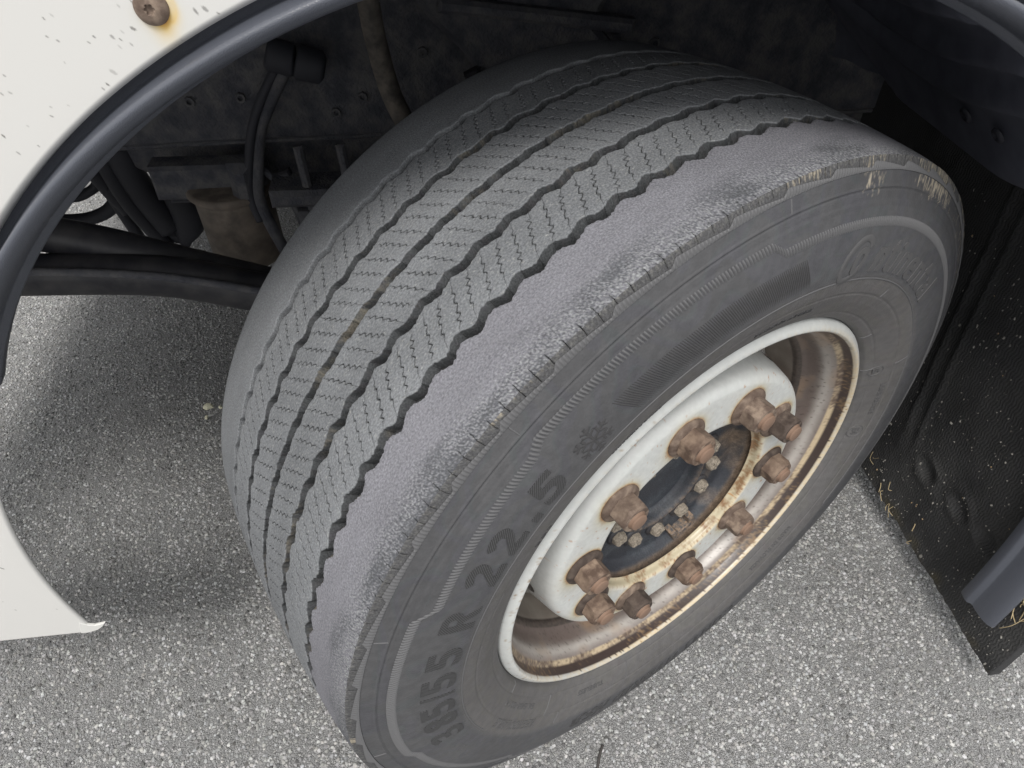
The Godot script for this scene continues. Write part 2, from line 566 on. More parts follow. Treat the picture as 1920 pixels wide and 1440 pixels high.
const TICK := 1.935
func outer_shoulder(parent: Node) -> void:
	var us := [[0.0, -0.0120, -0.0012], [0.0, -0.006, -0.0006], [0.0, -0.0014, 0.0], [0.0, -0.0004, 0.0004]]
	for k in 48:
		us.append([0.015 + 0.985 * k / 47.0, 0.0, 0.0])
	var down := [0.4788, 0.4772, 0.4752, 0.4732, 0.4712, 0.4692, 0.467]
	var lines := []
	var d := 113.805 - TICK * 33
	while d < FINE1 + 4:
		lines.append([d - 0.04, 1])
		lines.append([d, 0])
		lines.append([d + 0.04, 1])
		for k in 12:
			lines.append([d + 0.17 + k * 0.145, 2])
		d += TICK
	var last := 113.805 - TICK * 33 + 360.0
	while d < last - 0.5:
		lines.append([d, 2])
		d += 1.0
	var v := PackedVector3Array()
	var uv := PackedVector2Array()
	var col := PackedColorArray()
	for ln in lines:
		var a := deg_to_rad(ln[0])
		var tk := roundf((ln[0] - 113.805) / TICK)
		var reach := 0.7 + 0.6 * nfine.get_noise_1d(tk * 53.0)
		var ragged := nfine.get_noise_2d(ln[0] * 40.0, 3.0)
		for u in us:
			var wl: float = -0.062 + groove_path(ln[0], 0.0036, 0.0)
			var w: float = lerpf(wl, 0.0020 + 0.0006 * ragged, u[0]) + u[2]
			var e := clampf((w + 0.058) / 0.060, 0.0, 1.0)
			if u[1] < -0.004:
				w -= wall_ramp(ln[0], 0.0, false) * absf(u[1]) / 0.0120
			var rad: float = crown(w) + u[1] - 0.0016 * pow(e, 6.0)
			var c := dust(ln[0], w, 0.080)  # groove wall base, darkened so the colour carries the shade of its depth
			if u[1] > -0.001:
				var rough := smoothstep(0.5, 1.0, e)
				rad += 0.00032 * rough * nfine.get_noise_2d(ln[0] * 150.0, w * 19000.0) + 0.0002 * nfine.get_noise_2d(ln[0] * 30.0, w * 7000.0)
				c = shoulder_scuff(ln[0], w, e)
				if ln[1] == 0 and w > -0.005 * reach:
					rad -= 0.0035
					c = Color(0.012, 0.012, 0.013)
			else:
				var mud := nz.get_noise_2d(ln[0] * 5.0 + 31.0, u[1] * 30000.0)
				c = c.lerp(Color(0.30, 0.265, 0.20), clampf((mud + 0.1) * 1.8, 0.0, 0.85))
			v.append(grounded(Vector3(rad * cos(a), rad * sin(a), w)))
			uv.append(Vector2(a * 0.49, w))
			col.append(c)
		for q in down:
			var r: float = q
			var n := side_normal(r)
			var fib := nfine.get_noise_2d(ln[0] * 120.0, r * 9000.0)
			var drop := clampf((r - 0.4715) / 0.0075, 0.0, 1.0)
			var lift: float = 0.0006 * ragged * drop
			var c := Color(0.100, 0.100, 0.102).lerp(Color(0.27, 0.265, 0.25), clampf(fib * 1.1, 0.0, 0.7) * drop)
			# mud and curb scrapes on the far end and one at the near bottom
			var tan_ := mud_at(ln[0], r)
			c = c.lerp(Color(0.42, 0.37, 0.29), tan_)
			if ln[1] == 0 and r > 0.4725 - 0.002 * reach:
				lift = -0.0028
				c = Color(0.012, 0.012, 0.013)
			v.append(grounded(Vector3((r + n.x * lift) * cos(a), (r + n.x * lift) * sin(a), side_w(r) + n.y * lift)))
			uv.append(Vector2(a * 0.49, 0.01 + 0.48 - r))
			col.append(c)
	mi("tread_rib", commit(v, uv, col, grid_index(lines.size(), us.size() + down.size(), true)), M.tread_rubber, parent).set_meta("label", "broad scuffed outer shoulder rib of the tread")

func mud_at(deg: float, r: float) -> float:
	var d := fposmod(deg, 360.0)
	var streak := nfine.get_noise_2d(d * 130.0, r * 1500.0) * 0.8 + 0.5 * nfine.get_noise_2d(d * 260.0, r * 5200.0) + 0.35 * nz.get_noise_2d(d * 40.0, r * 2500.0)
	var zone := 0.0
	zone = maxf(zone, exp(-pow((d - 60.0) / 9.0, 2)) * smoothstep(0.440, 0.462, r))
	zone = maxf(zone, exp(-pow((d - 78.0) / 2.2, 2)) * smoothstep(0.436, 0.460, r) * 0.95)
	zone = maxf(zone, exp(-pow((d - 88.0) / 5.0, 2)) * smoothstep(0.466, 0.476, r) * 0.8)
	zone = maxf(zone, exp(-pow((d - 40.0) / 14.0, 2)) * smoothstep(0.440, 0.47, r) * 0.7)
	zone = maxf(zone, exp(-pow((d - 178.5) / 1.0, 2)) * smoothstep(0.464, 0.472, r) * 1.3)
	zone = maxf(zone, exp(-pow((d - 126.0) / 5.0, 2)) * smoothstep(0.4735, 0.478, r) * 0.6)
	return clampf((streak - 0.66 + zone * 0.85) * 2.2, 0.0, 0.85) * smoothstep(0.08, 0.35, zone)

func side_paint(r: float, _w: float, a: float) -> Color:
	var deg := rad_to_deg(a)
	var blotch := nz.get_noise_2d(cos(a) * 160.0 * r / 0.4, sin(a) * 160.0 * r / 0.4)
	var warm := 1.0 - smoothstep(0.360, 0.372, r)
	var k := 0.088 + 0.015 * blotch + 0.020 * warm
	var c := Color(k * (0.985 + 0.06 * warm), k * (0.99 + 0.02 * warm), k * (1.05 - 0.05 * warm)) * (1.0 + 0.10 * warm)
	if r > 0.436:
		c = c * 0.92
	# polished darker smears
	var smear := nz.get_noise_2d(deg * 5.0 + 300.0, r * 420.0)
	c = c.lerp(Color(0.070, 0.072, 0.084), clampf((smear - 0.22) * 1.6, 0.0, 0.45) * smoothstep(0.37, 0.42, r))
	c = c.lerp(Color(0.42, 0.37, 0.29), mud_at(deg, r))
	return Color(c.r, c.g, c.b)

func text_shape(text: String, size: float, bold := true) -> Array:
	var f := SystemFont.new()
	f.font_names = PackedStringArray(["Droid Sans"])
	f.font_weight = 700 if bold else 400
	var t := TextMesh.new()
	var fat := FontVariation.new()
	fat.base_font = f
	fat.variation_embolden = 0.3 if text.length() == 1 and not text in "CEIGRNODTHYB" else 0.0
	t.font = fat
	t.text = text
	t.font_size = 64
	t.pixel_size = size / 46.0
	t.curve_step = 2.0
	t.depth = 0.001
	return t.get_mesh_arrays()

# bends a flat text mesh on to the sidewall: centre at (r, deg), its box scaled to wide x high, tops outwards
func letter(text: String, deg: float, r: float, wide: float, high: float, lift: float, material: Material, parent: Node, called := "letter", slant := 0.0, step := 0.006, bold := true) -> void:
	var a := text_shape(text, 0.04, bold)
	var src: PackedVector3Array = a[Mesh.ARRAY_VERTEX]
	var nor: PackedVector3Array = a[Mesh.ARRAY_NORMAL]
	var idx: PackedInt32Array = a[Mesh.ARRAY_INDEX] if a[Mesh.ARRAY_INDEX] != null else PackedInt32Array(range(src.size()))
	var lo := Vector3(1e9, 1e9, 1e9)
	var hi := -lo
	for p in src:
		lo = lo.min(p)
		hi = hi.max(p)
	var k := Vector3(wide / (hi.x - lo.x), high / (hi.y - lo.y), 1)
	var mid := (lo + hi) / 2
	var todo := []
	for t in range(0, idx.size(), 3):
		if nor[idx[t]].z < -0.5:
			continue
		todo.append([(src[idx[t]] - mid) * k, (src[idx[t + 1]] - mid) * k, (src[idx[t + 2]] - mid) * k, nor[idx[t]], nor[idx[t + 1]], nor[idx[t + 2]]])
	var v := PackedVector3Array()
	var n := PackedVector3Array()
	var uv := PackedVector2Array()
	while todo.size():
		var q: Array = todo.pop_back()
		var e0: float = (q[1] - q[0]).length()
		var e1: float = (q[2] - q[1]).length()
		var e2: float = (q[0] - q[2]).length()
		var e := maxf(e0, maxf(e1, e2))
		if e > step:
			var s := 0 if e == e0 else (1 if e == e1 else 2)
			var i := s
			var j := (s + 1) % 3
			var o := (s + 2) % 3
			var m: Vector3 = (q[i] + q[j]) / 2
			var mn: Vector3 = (q[i + 3] + q[j + 3]).normalized()
			todo.append([q[i], m, q[o], q[i + 3], mn, q[o + 3]])
			todo.append([m, q[j], q[o], mn, q[j + 3], q[o + 3]])
			continue
		for c in 3:
			var p: Vector3 = q[c]
			var x := p.x + p.y * slant
			var rr := r + p.y
			var ang := deg - rad_to_deg(x / r)
			var up := lift if p.z > 0 else -0.0004
			v.append(on_side(rr, ang, up))
			var ln: Vector3 = q[c + 3]
			var sn := side_normal(rr)
			var ar := deg_to_rad(ang)
			var radial := Vector3(cos(ar), sin(ar), 0)
			var tang := Vector3(sin(ar), -cos(ar), 0)
			var nn := radial * sn.x + Vector3(0, 0, sn.y)
			n.append((tang * ln.x + (radial * sn.y - Vector3(0, 0, sn.x)) * ln.y + nn * ln.z).normalized())
			uv.append(Vector2(x, p.y))
	if v.size():
		mi(called, commit(v, uv, PackedColorArray(), PackedInt32Array(range(v.size())), n), material, parent)

# a band of raised ridges across the running direction; inner/outer give its radii
func ridged_band(called: String, d0: float, d1: float, inner: Callable, outer: Callable, period: float, slant: float, high: float, material: Material, parent: Node) -> void:
	var v := PackedVector3Array()
	var step := rad_to_deg(period / 0.43)
	var n := int((d1 - d0) / step)
	var across := 5
	for i in n:
		for q in [[0.0, 0.0], [0.12, 1.0], [0.5, 1.0], [0.62, 0.0]]:
			for k in across:
				var d: float = d0 + (i + q[0]) * step
				var t := k / (across - 1.0)
				var ri: float = inner.call(d)
				var ro: float = outer.call(d)
				var rr := lerpf(ri, ro, t)
				d += slant * step * (t - 0.5)
				v.append(on_side(rr, d, 0.0003 + high * q[1] * (0.25 if k == 0 or k == across - 1 else 1.0)))
	mi(called, commit(v, PackedVector2Array(), PackedColorArray(), grid_index(n * 4, across)), material, parent)

func zig_mean(d: float) -> float:
	# the stepped hatch line: each run drifts inwards, then jumps
	d = fposmod(d, 360.0)
	var knots := [[0.0, 0.424], [60.0, 0.4225], [92.8, 0.4225], [94.8, 0.4340], [127.8, 0.4385], [130.0, 0.4295], [152.3, 0.4222], [154.0, 0.4375], [170.0, 0.4388], [187.0, 0.4370], [189.0, 0.4365], [191.0, 0.4290], [225.0, 0.4230], [227.0, 0.4370], [262.0, 0.4380], [264.0, 0.4290], [290.0, 0.4225], [292.0, 0.4370], [330.0, 0.4370], [332.0, 0.4290], [360.0, 0.424]]
	for k in knots.size() - 1:
		if d <= knots[k + 1][0]:
			return lerpf(knots[k][1], knots[k + 1][1], (d - knots[k][0]) / (knots[k + 1][0] - knots[k][0]))
	return 0.424

func serr_outer(d: float) -> float:
	var t := fposmod(d - 121.4, 7.25) / 7.25
	return lerpf(0.4748, 0.4695, t / 0.10) if t < 0.10 else lerpf(0.4695, 0.4748, (t - 0.10) / 0.90)

func snowflake(deg: float, r: float, size: float, parent: Node) -> void:
	var v := PackedVector3Array()
	var uv := PackedVector2Array()
	var idx := PackedInt32Array()
	var bars := []
	for k in 6:
		var u := Vector2.from_angle(k * PI / 3 + PI / 6)
		bars.append([Vector2.ZERO, u * size, 0.0015])
		for s in [[0.42, 0.36], [0.70, 0.30]]:
			for side in [-1, 1]:
				bars.append([u * size * s[0], u * size * s[0] + u.rotated(side * PI / 3.2) * size * s[1], 0.0013])
	for b in bars:
		var dir: Vector2 = (b[1] - b[0]).normalized()
		var nrm: Vector2 = Vector2(-dir.y, dir.x) * float(b[2])
		var steps := 4
		var base := v.size()
		for i in steps + 1:
			var p: Vector2 = b[0].lerp(b[1], float(i) / steps)
			for q in [[-1.0, -0.0003], [-0.9, 0.0006], [0.9, 0.0006], [1.0, -0.0003]]:
				var s: Vector2 = p + nrm * q[0]
				v.append(on_side(r + s.y, deg - rad_to_deg(s.x / r), q[1] + 0.0003))
				uv.append(s)
		var g := grid_index(steps + 1, 4)
		for q in g:
			idx.append(base + q)
	mi("snowflake_mark", commit(v, uv, PackedColorArray(), idx), M.hatched_rubber, parent)

func side_ring(called: String, r: float, wide: float, high: float, d0: float, d1: float, material: Material, parent: Node) -> void:
	var v := PackedVector3Array()
	var n := int(absf(d1 - d0) / 0.8) + 2
	for i in n:
		var d := lerpf(d0, d1, i / (n - 1.0))
		for q in [[-0.5, -0.0003], [-0.2, high], [0.2, high], [0.5, -0.0003]]:
			v.append(on_side(r + wide * q[0], d, q[1]))
	mi(called, commit(v, PackedVector2Array(), PackedColorArray(), grid_index(n, 4)), material, parent)

func radial_seam(deg: float, r0: float, r1: float, wide: float, high: float, parent: Node) -> void:
	var v := PackedVector3Array()
	for i in 9:
		var r := lerpf(r0, r1, i / 8.0)
		for q in [[-0.5, -0.0003], [-0.2, high], [0.2, high], [0.5, -0.0003]]:
			v.append(on_side(r, deg + rad_to_deg(wide * q[0] / r), q[1]))
	mi("mould_seam", commit(v, PackedVector2Array(), PackedColorArray(), grid_index(9, 4)), M.ridge_rubber, parent)

func round_mark(deg: float, r: float, radius: float, text: String, parent: Node) -> void:
	var v := PackedVector3Array()
	for i in 41:
		var u := Vector2.from_angle(TAU * i / 40)
		for q in [[-0.0007, -0.0003], [-0.0003, 0.0006], [0.0003, 0.0006], [0.0007, -0.0003]]:
			var s: Vector2 = u * (radius + q[0])
			v.append(on_side(r + s.y, deg - rad_to_deg(s.x / r), q[1]))
	mi("approval_mark", commit(v, PackedVector2Array(), PackedColorArray(), grid_index(41, 4)), M.plain_letter_rubber, parent)
	letter(text, deg, r, radius * 1.1, radius * 0.9, 0.0006, M.plain_letter_rubber, parent, "small_lettering", 0.0, 0.008)

func build_tyre(wheel: Node3D) -> void:
	# outer sidewall with its rings
	var prof := PackedVector2Array()
	var r := 0.3005
	while r < 0.4672:
		var lift := 0.0
		lift -= 0.0009 * exp(-pow((r - 0.3140) / 0.0009, 2))
		lift -= 0.0008 * exp(-pow((r - 0.3428) / 0.0009, 2))
		lift += 0.0010 * smoothstep(0.3635, 0.366, r) * (1.0 - smoothstep(0.440, 0.443, r)) * 0.5
		lift += 0.0009 * exp(-pow((r - 0.4530) / 0.0008, 2)) - 0.0009 * exp(-pow((r - 0.4513) / 0.0009, 2))
		var n := side_normal(r)
		prof.append(Vector2(r + n.x * lift, side_w(r) + n.y * lift))
		r += 0.0011
	var tyre := mi("tyre", lathe(prof, 1400, side_paint, 0.0, TAU, func(p: Vector2, a: float) -> Vector2: return Vector2(minf(p.x, (AXLE - 0.003) / maxf(-sin(a), 0.01)) if sin(a) < 0 else p.x, p.y)), M.sidewall_rubber, wheel)
	# groove floor and inner side
	var floor_prof := PackedVector2Array()
	for k in 41:
		var w := 0.0 - 0.346 * k / 40.0
		floor_prof.append(Vector2(crown(w) - 0.0114, w))
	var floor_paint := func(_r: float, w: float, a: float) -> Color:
		var c := dust(rad_to_deg(a), w, 0.042)  # floor tone lowered further: depth shade painted in, under the mud
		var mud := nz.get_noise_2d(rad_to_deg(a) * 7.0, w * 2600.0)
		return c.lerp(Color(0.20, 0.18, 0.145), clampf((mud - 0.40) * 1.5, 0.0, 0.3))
	mi("groove_floor", lathe(floor_prof, 720, floor_paint, 0.0, TAU, func(p: Vector2, a: float) -> Vector2: return Vector2(minf(p.x, (AXLE - 0.006) / maxf(-sin(a), 0.01)) if sin(a) < 0 else p.x, p.y)), M.tread_rubber, tyre)
	var inner_prof := PackedVector2Array([Vector2(0.4745, -0.3505), Vector2(0.466, -0.354), Vector2(0.453, -0.358), Vector2(0.42, -0.367), Vector2(0.38, -0.371), Vector2(0.34, -0.366), Vector2(0.30, -0.350), Vector2(0.285, -0.34)])
	mi("inner_sidewall", lathe(inner_prof, 180, func(_r: float, w: float, a: float) -> Color: return dust(rad_to_deg(a), w, 0.09), 0.0, TAU, func(p: Vector2, a: float) -> Vector2: return Vector2(minf(p.x, (AXLE - 0.006) / maxf(-sin(a), 0.01)) if sin(a) < 0 else p.x, p.y)), M.tread_rubber, tyre)
	# the ribs, outside to inside
	outer_shoulder(tyre)
	tread_rib("tread_rib", [-0.117, 0.0027, 0.4], [-0.0715, 0.0036, 0.0], 62.0, 0.19, tyre)
	tread_rib("tread_rib", [-0.1680, 0.0011, 1.2], [-0.1265, 0.0027, 0.4], -66.0, 0.18, tyre)
	tread_rib("tread_rib", [-0.2195, 0.0026, 2.2], [-0.1780, 0.0011, 1.2], -66.0, 0.18, tyre)
	tread_rib("tread_rib", [-0.2700, 0.0028, 1.6], [-0.2290, 0.0026, 2.2], 58.0, 0.19, tyre)
	inner_shoulder(tyre)
	# hatched marks and lettering on the sidewall
	ridged_band("serrated_line", -40.0, 260.0, func(d: float) -> float: return zig_mean(d) - 0.0047, func(d: float) -> float: return zig_mean(d) + 0.0047, 0.0036, 0.9, 0.0014, M.ridge_rubber, tyre)
	ridged_band("serrated_line", -40.0, 260.0, func(_d: float) -> float: return 0.4668, serr_outer, 0.0034, 0.0, 0.0010, M.ridge_rubber, tyre)
	ridged_band("hatched_panel", 87.2, 118.9, func(_d: float) -> float: return 0.3720, func(_d: float) -> float: return 0.4065, 0.0026, 8.0, 0.0009, M.hatched_rubber, tyre)
	ridged_band("hatched_panel", 240.5, 243.5, func(_d: float) -> float: return 0.3740, func(_d: float) -> float: return 0.4065, 0.0026, 8.0, 0.0009, M.hatched_rubber, tyre)
	for q in [["3", -170.6], ["8", -176.9], ["5", 178.1], ["/", 173.8], ["5", 169.9], ["5", 163.6], ["R", 155.2], ["2", 146.9], ["2", 141.1], ["-", 136.8], ["5", 132.2]]:
		var wide := 0.029
		var high := 0.038
		var at := 0.3915
		if q[0] == "-":
			wide = 0.0095
			high = 0.0095
			at = 0.3765
		elif q[0] == "/":
			wide = 0.013
		elif q[0] == "R":
			wide = 0.031
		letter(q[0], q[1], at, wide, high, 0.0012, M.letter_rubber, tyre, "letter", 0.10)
	snowflake(124.3, 0.3885, 0.0205, tyre)
	# the maker's name: a large C round a small o, then the rest
	big_c(76.3, 0.3865, tyre)
	letter("o", 75.2, 0.3845, 0.021, 0.029, 0.0012, M.plain_letter_rubber, tyre, "letter", 0.12)
	var dd := 70.6
	for ch in "ntinental":
		var wide := 0.0085 if ch in "il" else (0.015 if ch == "t" else 0.0225)
		var high := 0.034 if ch in "itl" else 0.026
		dd -= rad_to_deg(wide / 2 / 0.388)
		letter(ch, dd, 0.3715 + high / 2, wide, high, 0.0012, M.plain_letter_rubber, tyre, "letter", 0.12)
		dd -= rad_to_deg((wide / 2 + 0.0055) / 0.388)
	dd = -66.0
	for ch in "CONTI HYBRID HS3":
		if ch == " ":
			dd -= 2.2
			continue
		var wide := 0.009 if ch == "I" else 0.0215
		dd -= rad_to_deg(wide / 2 / 0.39)
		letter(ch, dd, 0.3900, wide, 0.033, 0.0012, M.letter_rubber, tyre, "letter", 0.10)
		dd -= rad_to_deg((wide / 2 + 0.0042) / 0.39)
	letter("REGROOVABLE", -148.0, 0.3505, 0.112, 0.0125, 0.0006, M.plain_letter_rubber, tyre, "small_lettering", 0.2, 0.009)
	letter("E4 54R-0014", -150.0, 0.3255, 0.088, 0.0075, 0.0006, M.plain_letter_rubber, tyre, "small_lettering", 0.0, 0.009)
	letter("TUBELESS", -118.0, 0.3255, 0.056, 0.007, 0.0006, M.plain_letter_rubber, tyre, "small_lettering", 0.0, 0.009)
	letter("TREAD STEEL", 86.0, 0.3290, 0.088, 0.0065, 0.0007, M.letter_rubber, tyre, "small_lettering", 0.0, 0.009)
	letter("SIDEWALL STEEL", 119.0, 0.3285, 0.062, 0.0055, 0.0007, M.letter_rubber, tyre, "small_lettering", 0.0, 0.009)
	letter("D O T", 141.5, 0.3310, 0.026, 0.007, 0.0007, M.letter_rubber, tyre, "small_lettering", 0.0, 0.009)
	letter("160 K", -160.5, 0.3960, 0.042, 0.0135, 0.0006, M.plain_letter_rubber, tyre, "small_lettering", 0.1, 0.009)
	letter("LOAD RANGE", 8.0, 0.3350, 0.068, 0.0075, 0.0006, M.plain_letter_rubber, tyre, "small_lettering", 0.0, 0.009)
	letter("MADE IN SLOVAKIA", -48.0, 0.3300, 0.098, 0.0075, 0.0006, M.plain_letter_rubber, tyre, "small_lettering", 0.0, 0.009)
	round_mark(-4.0, 0.3245, 0.0115, "E4", tyre)
	round_mark(20.5, 0.3185, 0.0095, "S", tyre)
	for q in [[128.6, 0.4535, 0.4660], [157.5, 0.4535, 0.4660], [92.0, 0.4535, 0.4660], [185.5, 0.4535, 0.4660], [40.0, 0.302, 0.314], [22.0, 0.302, 0.314], [-157.0, 0.302, 0.314], [-129.3, 0.343, 0.362], [-104.6, 0.343, 0.362], [-135.5, 0.314, 0.342], [-104.0, 0.314, 0.342], [20.5, 0.343, 0.364], [57.0, 0.3435, 0.355]]:
		radial_seam(q[0], q[1], q[2], 0.0016, 0.0006, tyre)
	side_ring("mould_seam", 0.3630, 0.0022, 0.0007, -30.0, 200.0, M.ridge_rubber, tyre)

func big_c(deg: float, r: float, parent: Node) -> void:
	var v := PackedVector3Array()
	var uv := PackedVector2Array()
	for i in 49:
		var a := lerpf(0.62, TAU - 0.55, i / 48.0)
		var mid := Vector2(cos(a) * 0.0185, sin(a) * 0.0215)
		mid.x += mid.y * 0.28
		var u := mid.normalized()
		var fat := 0.0036
		for q in [[-1.0, -0.0003], [-0.85, 0.0013], [0.85, 0.0013], [1.0, -0.0003]]:
			var s: Vector2 = mid + u * fat * q[0]
			v.append(on_side(r + s.y, deg - rad_to_deg(s.x / r), q[1]))
			uv.append(s)
	mi("letter", commit(v, uv, PackedColorArray(), grid_index(49, 4)), M.plain_letter_rubber, parent)

func inner_shoulder(parent: Node) -> void:
	var v := PackedVector3Array()
	var uv := PackedVector2Array()
	var col := PackedColorArray()
	var rows := 0
	var d := FINE0
	while d < FINE0 + 359.9:
		var a := deg_to_rad(d)
		var wr: float = -0.2790 + groove_path(d, 0.0028, 1.6)
		var line := []
		for k in 22:
			var w := lerpf(-0.3400, wr - 0.0006, k / 21.0)
			line.append([crown(w) - 0.0012 * pow(clampf((-0.30 - w) / 0.048, 0, 1), 3.0), w])
		line.push_front([0.4795, -0.3455])
		line.push_front([0.4772, -0.3485])
		line.push_front([0.4745, -0.3506])
		line.append_array([[crown(wr) - 0.0009, wr], [crown(wr) - 0.005, wr + 0.0006], [crown(wr) - 0.0120, wr + 0.0012]])
		for q in line:
			v.append(grounded(Vector3(q[0] * cos(a), q[0] * sin(a), q[1])))
			uv.append(Vector2(a * 0.49, q[1]))
			col.append(dust(d, q[1], 0.225))
		rows += 1
		d += 0.4 if d < FINE1 else 1.0
	mi("tread_rib", commit(v, uv, col, grid_index(rows, 28, true, true)), M.tread_rubber, parent).set_meta("label", "smooth inner shoulder rib of the tread")


# ---------------------------------------------------------------- rim, disc, hub, nuts
const NUTS := [30.0, 66.0, 102.0, 138.0, 174.0, 210.0, 246.0, 282.0, 318.0, 354.0]
const WHITE := Color(0.60, 0.615, 0.60)

func rim_paint(r: float, w: float, a: float) -> Color:
	var deg := rad_to_deg(a)
	var n1 := nz.get_noise_3d(cos(a) * r * 900.0, sin(a) * r * 900.0, w * 1500.0)
	var n2 := nfine.get_noise_3d(cos(a) * r * 8000.0, sin(a) * r * 8000.0, w * 9000.0)
	if w > -0.0065 and (r > 0.2875 or w > 0.0022 + 0.0008 * n2):    # the lip
		var c := WHITE * (0.90 + 0.12 * n1)
		var rusty := smoothstep(0.15, 0.75, 0.5 + 0.5 * cos(a - deg_to_rad(-40.0)) + 0.25 * n1)   # the side that catches the spray
		c = c.lerp(Color(0.58, 0.46, 0.28), clampf(rusty * 0.7 + n2 * 0.5, 0.0, 0.9) * smoothstep(0.2960, 0.2875, r + 0.002 * n2))
		c = c.lerp(Color(0.24, 0.14, 0.05), clampf((n2 + 0.6 * n1 - 0.62) * 3.0, 0.0, 0.85))
		return c
	if w > -0.0105:    # brake dust packed in the groove
		return Color(0.055, 0.042, 0.038).lerp(Color(0.30, 0.20, 0.11), clampf((n2 + n1 - 0.35) * 1.5, 0.0, 0.6))
	if w > -0.0155:
		return Color(0.50, 0.40, 0.27).lerp(Color(0.12, 0.085, 0.065), clampf(0.42 + n1 * 1.6 + n2 * 0.9, 0.0, 1.0))
	if w > -0.058:
		var pale := exp(-pow((w + 0.027) / 0.0085, 2))  # whitish band paints the highlight of the convex bead seat into the colour
		var c := Color(0.155, 0.125, 0.112).lerp(Color(0.46, 0.43, 0.40), clampf(pale * 0.95 + 0.25 * n1, 0.0, 1.0))
		c = c.lerp(Color(0.33, 0.20, 0.10), clampf(n1 * 1.2 - 0.15, 0.0, 0.45))
		return c.lerp(Color(0.06, 0.045, 0.04), clampf((n2 - 0.35) * 2.0, 0.0, 0.7))
	if w > -0.070:
		return Color(0.055, 0.046, 0.042).lerp(Color(0.16, 0.13, 0.11), clampf(0.5 + n2, 0, 1) * 0.5)
	return Color(0.30, 0.27, 0.235).lerp(Color(0.17, 0.14, 0.12), clampf(0.5 + n1, 0.0, 1.0))

func disc_paint(r: float, w: float, a: float) -> Color:
	var deg := fposmod(rad_to_deg(a), 360.0)
	var p := Vector2(r * cos(a), r * sin(a))
	var c := WHITE * (1.0 + 0.03 * nz.get_noise_2d(p.x * 600, p.y * 600))
	var n1 := nz.get_noise_3d(p.x * 2600, p.y * 2600, w * 3500)
	var n2 := nfine.get_noise_3d(p.x * 9000, p.y * 9000, w * 9000)
	# rust bleeding from each nut, a little farther downwards
	var near := 0.0
	for k in NUTS:
		var q := p - Vector2.from_angle(deg_to_rad(k)) * 0.1675
		var d := q.length() - 0.0265
		near = maxf(near, exp(-maxf(d + 0.0022 * n1, 0.0) / (0.0042 + 0.004 * clampf(-q.y / 0.03, 0.0, 1.0))))
	c = c.lerp(Color(0.58, 0.51, 0.33), clampf(near * 1.3, 0.0, 0.85))
	c = c.lerp(Color(0.36, 0.17, 0.06), clampf(near * 1.8 - 0.80 + 0.7 * n1 + 0.3 * n2, 0.0, 0.9))
	# yellow stain spreading from the bore
	if w < -0.010:
		var b := exp(-maxf(r - 0.1415, 0.0) / (0.0030 + 0.005 * maxf(n1, 0.0)))
		var low := clampf(0.55 - 0.6 * sin(a - 0.7), 0.12, 1.0)
		c = c.lerp(Color(0.58, 0.50, 0.34), clampf(b * 1.25 * low, 0.0, 0.95))
		c = c.lerp(Color(0.27, 0.12, 0.05), clampf((b * 1.2 + n2 * 0.8 - 0.95) * 2.0 * low, 0.0, 0.85))
	if r < 0.1410:
		c = Color(0.50, 0.44, 0.31).lerp(Color(0.25, 0.15, 0.08), clampf(0.22 + n1 * 1.6 + n2 * 0.7 + 0.4 * cos(a - 0.6), 0.0, 1.0))
	# chips gone rusty
	c = c.lerp(Color(0.42, 0.19, 0.06), clampf((nfine.get_noise_2d(p.x * 4200 + 70, p.y * 4200) - 0.62) * 7.0, 0.0, 0.85))
	# road film low on the skirt
	if w < -0.045:
		c = c.lerp(Color(0.40, 0.37, 0.33), clampf((-0.045 - w) / 0.05 + 0.2 * n1, 0.0, 0.8))
	c.a = 1.0
	for k in 10:
		var q := Vector2(rad_to_deg(angle_difference(a, deg_to_rad(47.0 + 36.0 * k))) * 0.0039 / 0.0165, (w + 0.066) / 0.0125)
		if w < -0.04 and q.length() < 1.16:
			c = c.lerp(Color(0.05, 0.035, 0.03), smoothstep(1.16, 0.95, q.length()))
	return c

func disc_warp(p: Vector2, a: float) -> Vector2:
	if p.y > -0.045:
		return p
	for k in 10:
		var q := Vector2(rad_to_deg(angle_difference(a, deg_to_rad(47.0 + 36.0 * k))) * 0.0039 / 0.0165, (p.y + 0.066) / 0.0125)
		if q.length() < 1.0:
			return Vector2(p.x - 0.045 * smoothstep(1.0, 0.86, q.length()), p.y)
	return p

func refine(points: PackedVector2Array, step: float) -> PackedVector2Array:
	var out := PackedVector2Array()
	for k in points.size() - 1:
		var n := maxi(1, int(points[k].distance_to(points[k + 1]) / step))
		for i in n:
			var t := float(i) / n
			out.append(points[k].cubic_interpolate(points[k + 1], points[maxi(k - 1, 0)], points[mini(k + 2, points.size() - 1)], t))
	out.append(points[points.size() - 1])
	return out

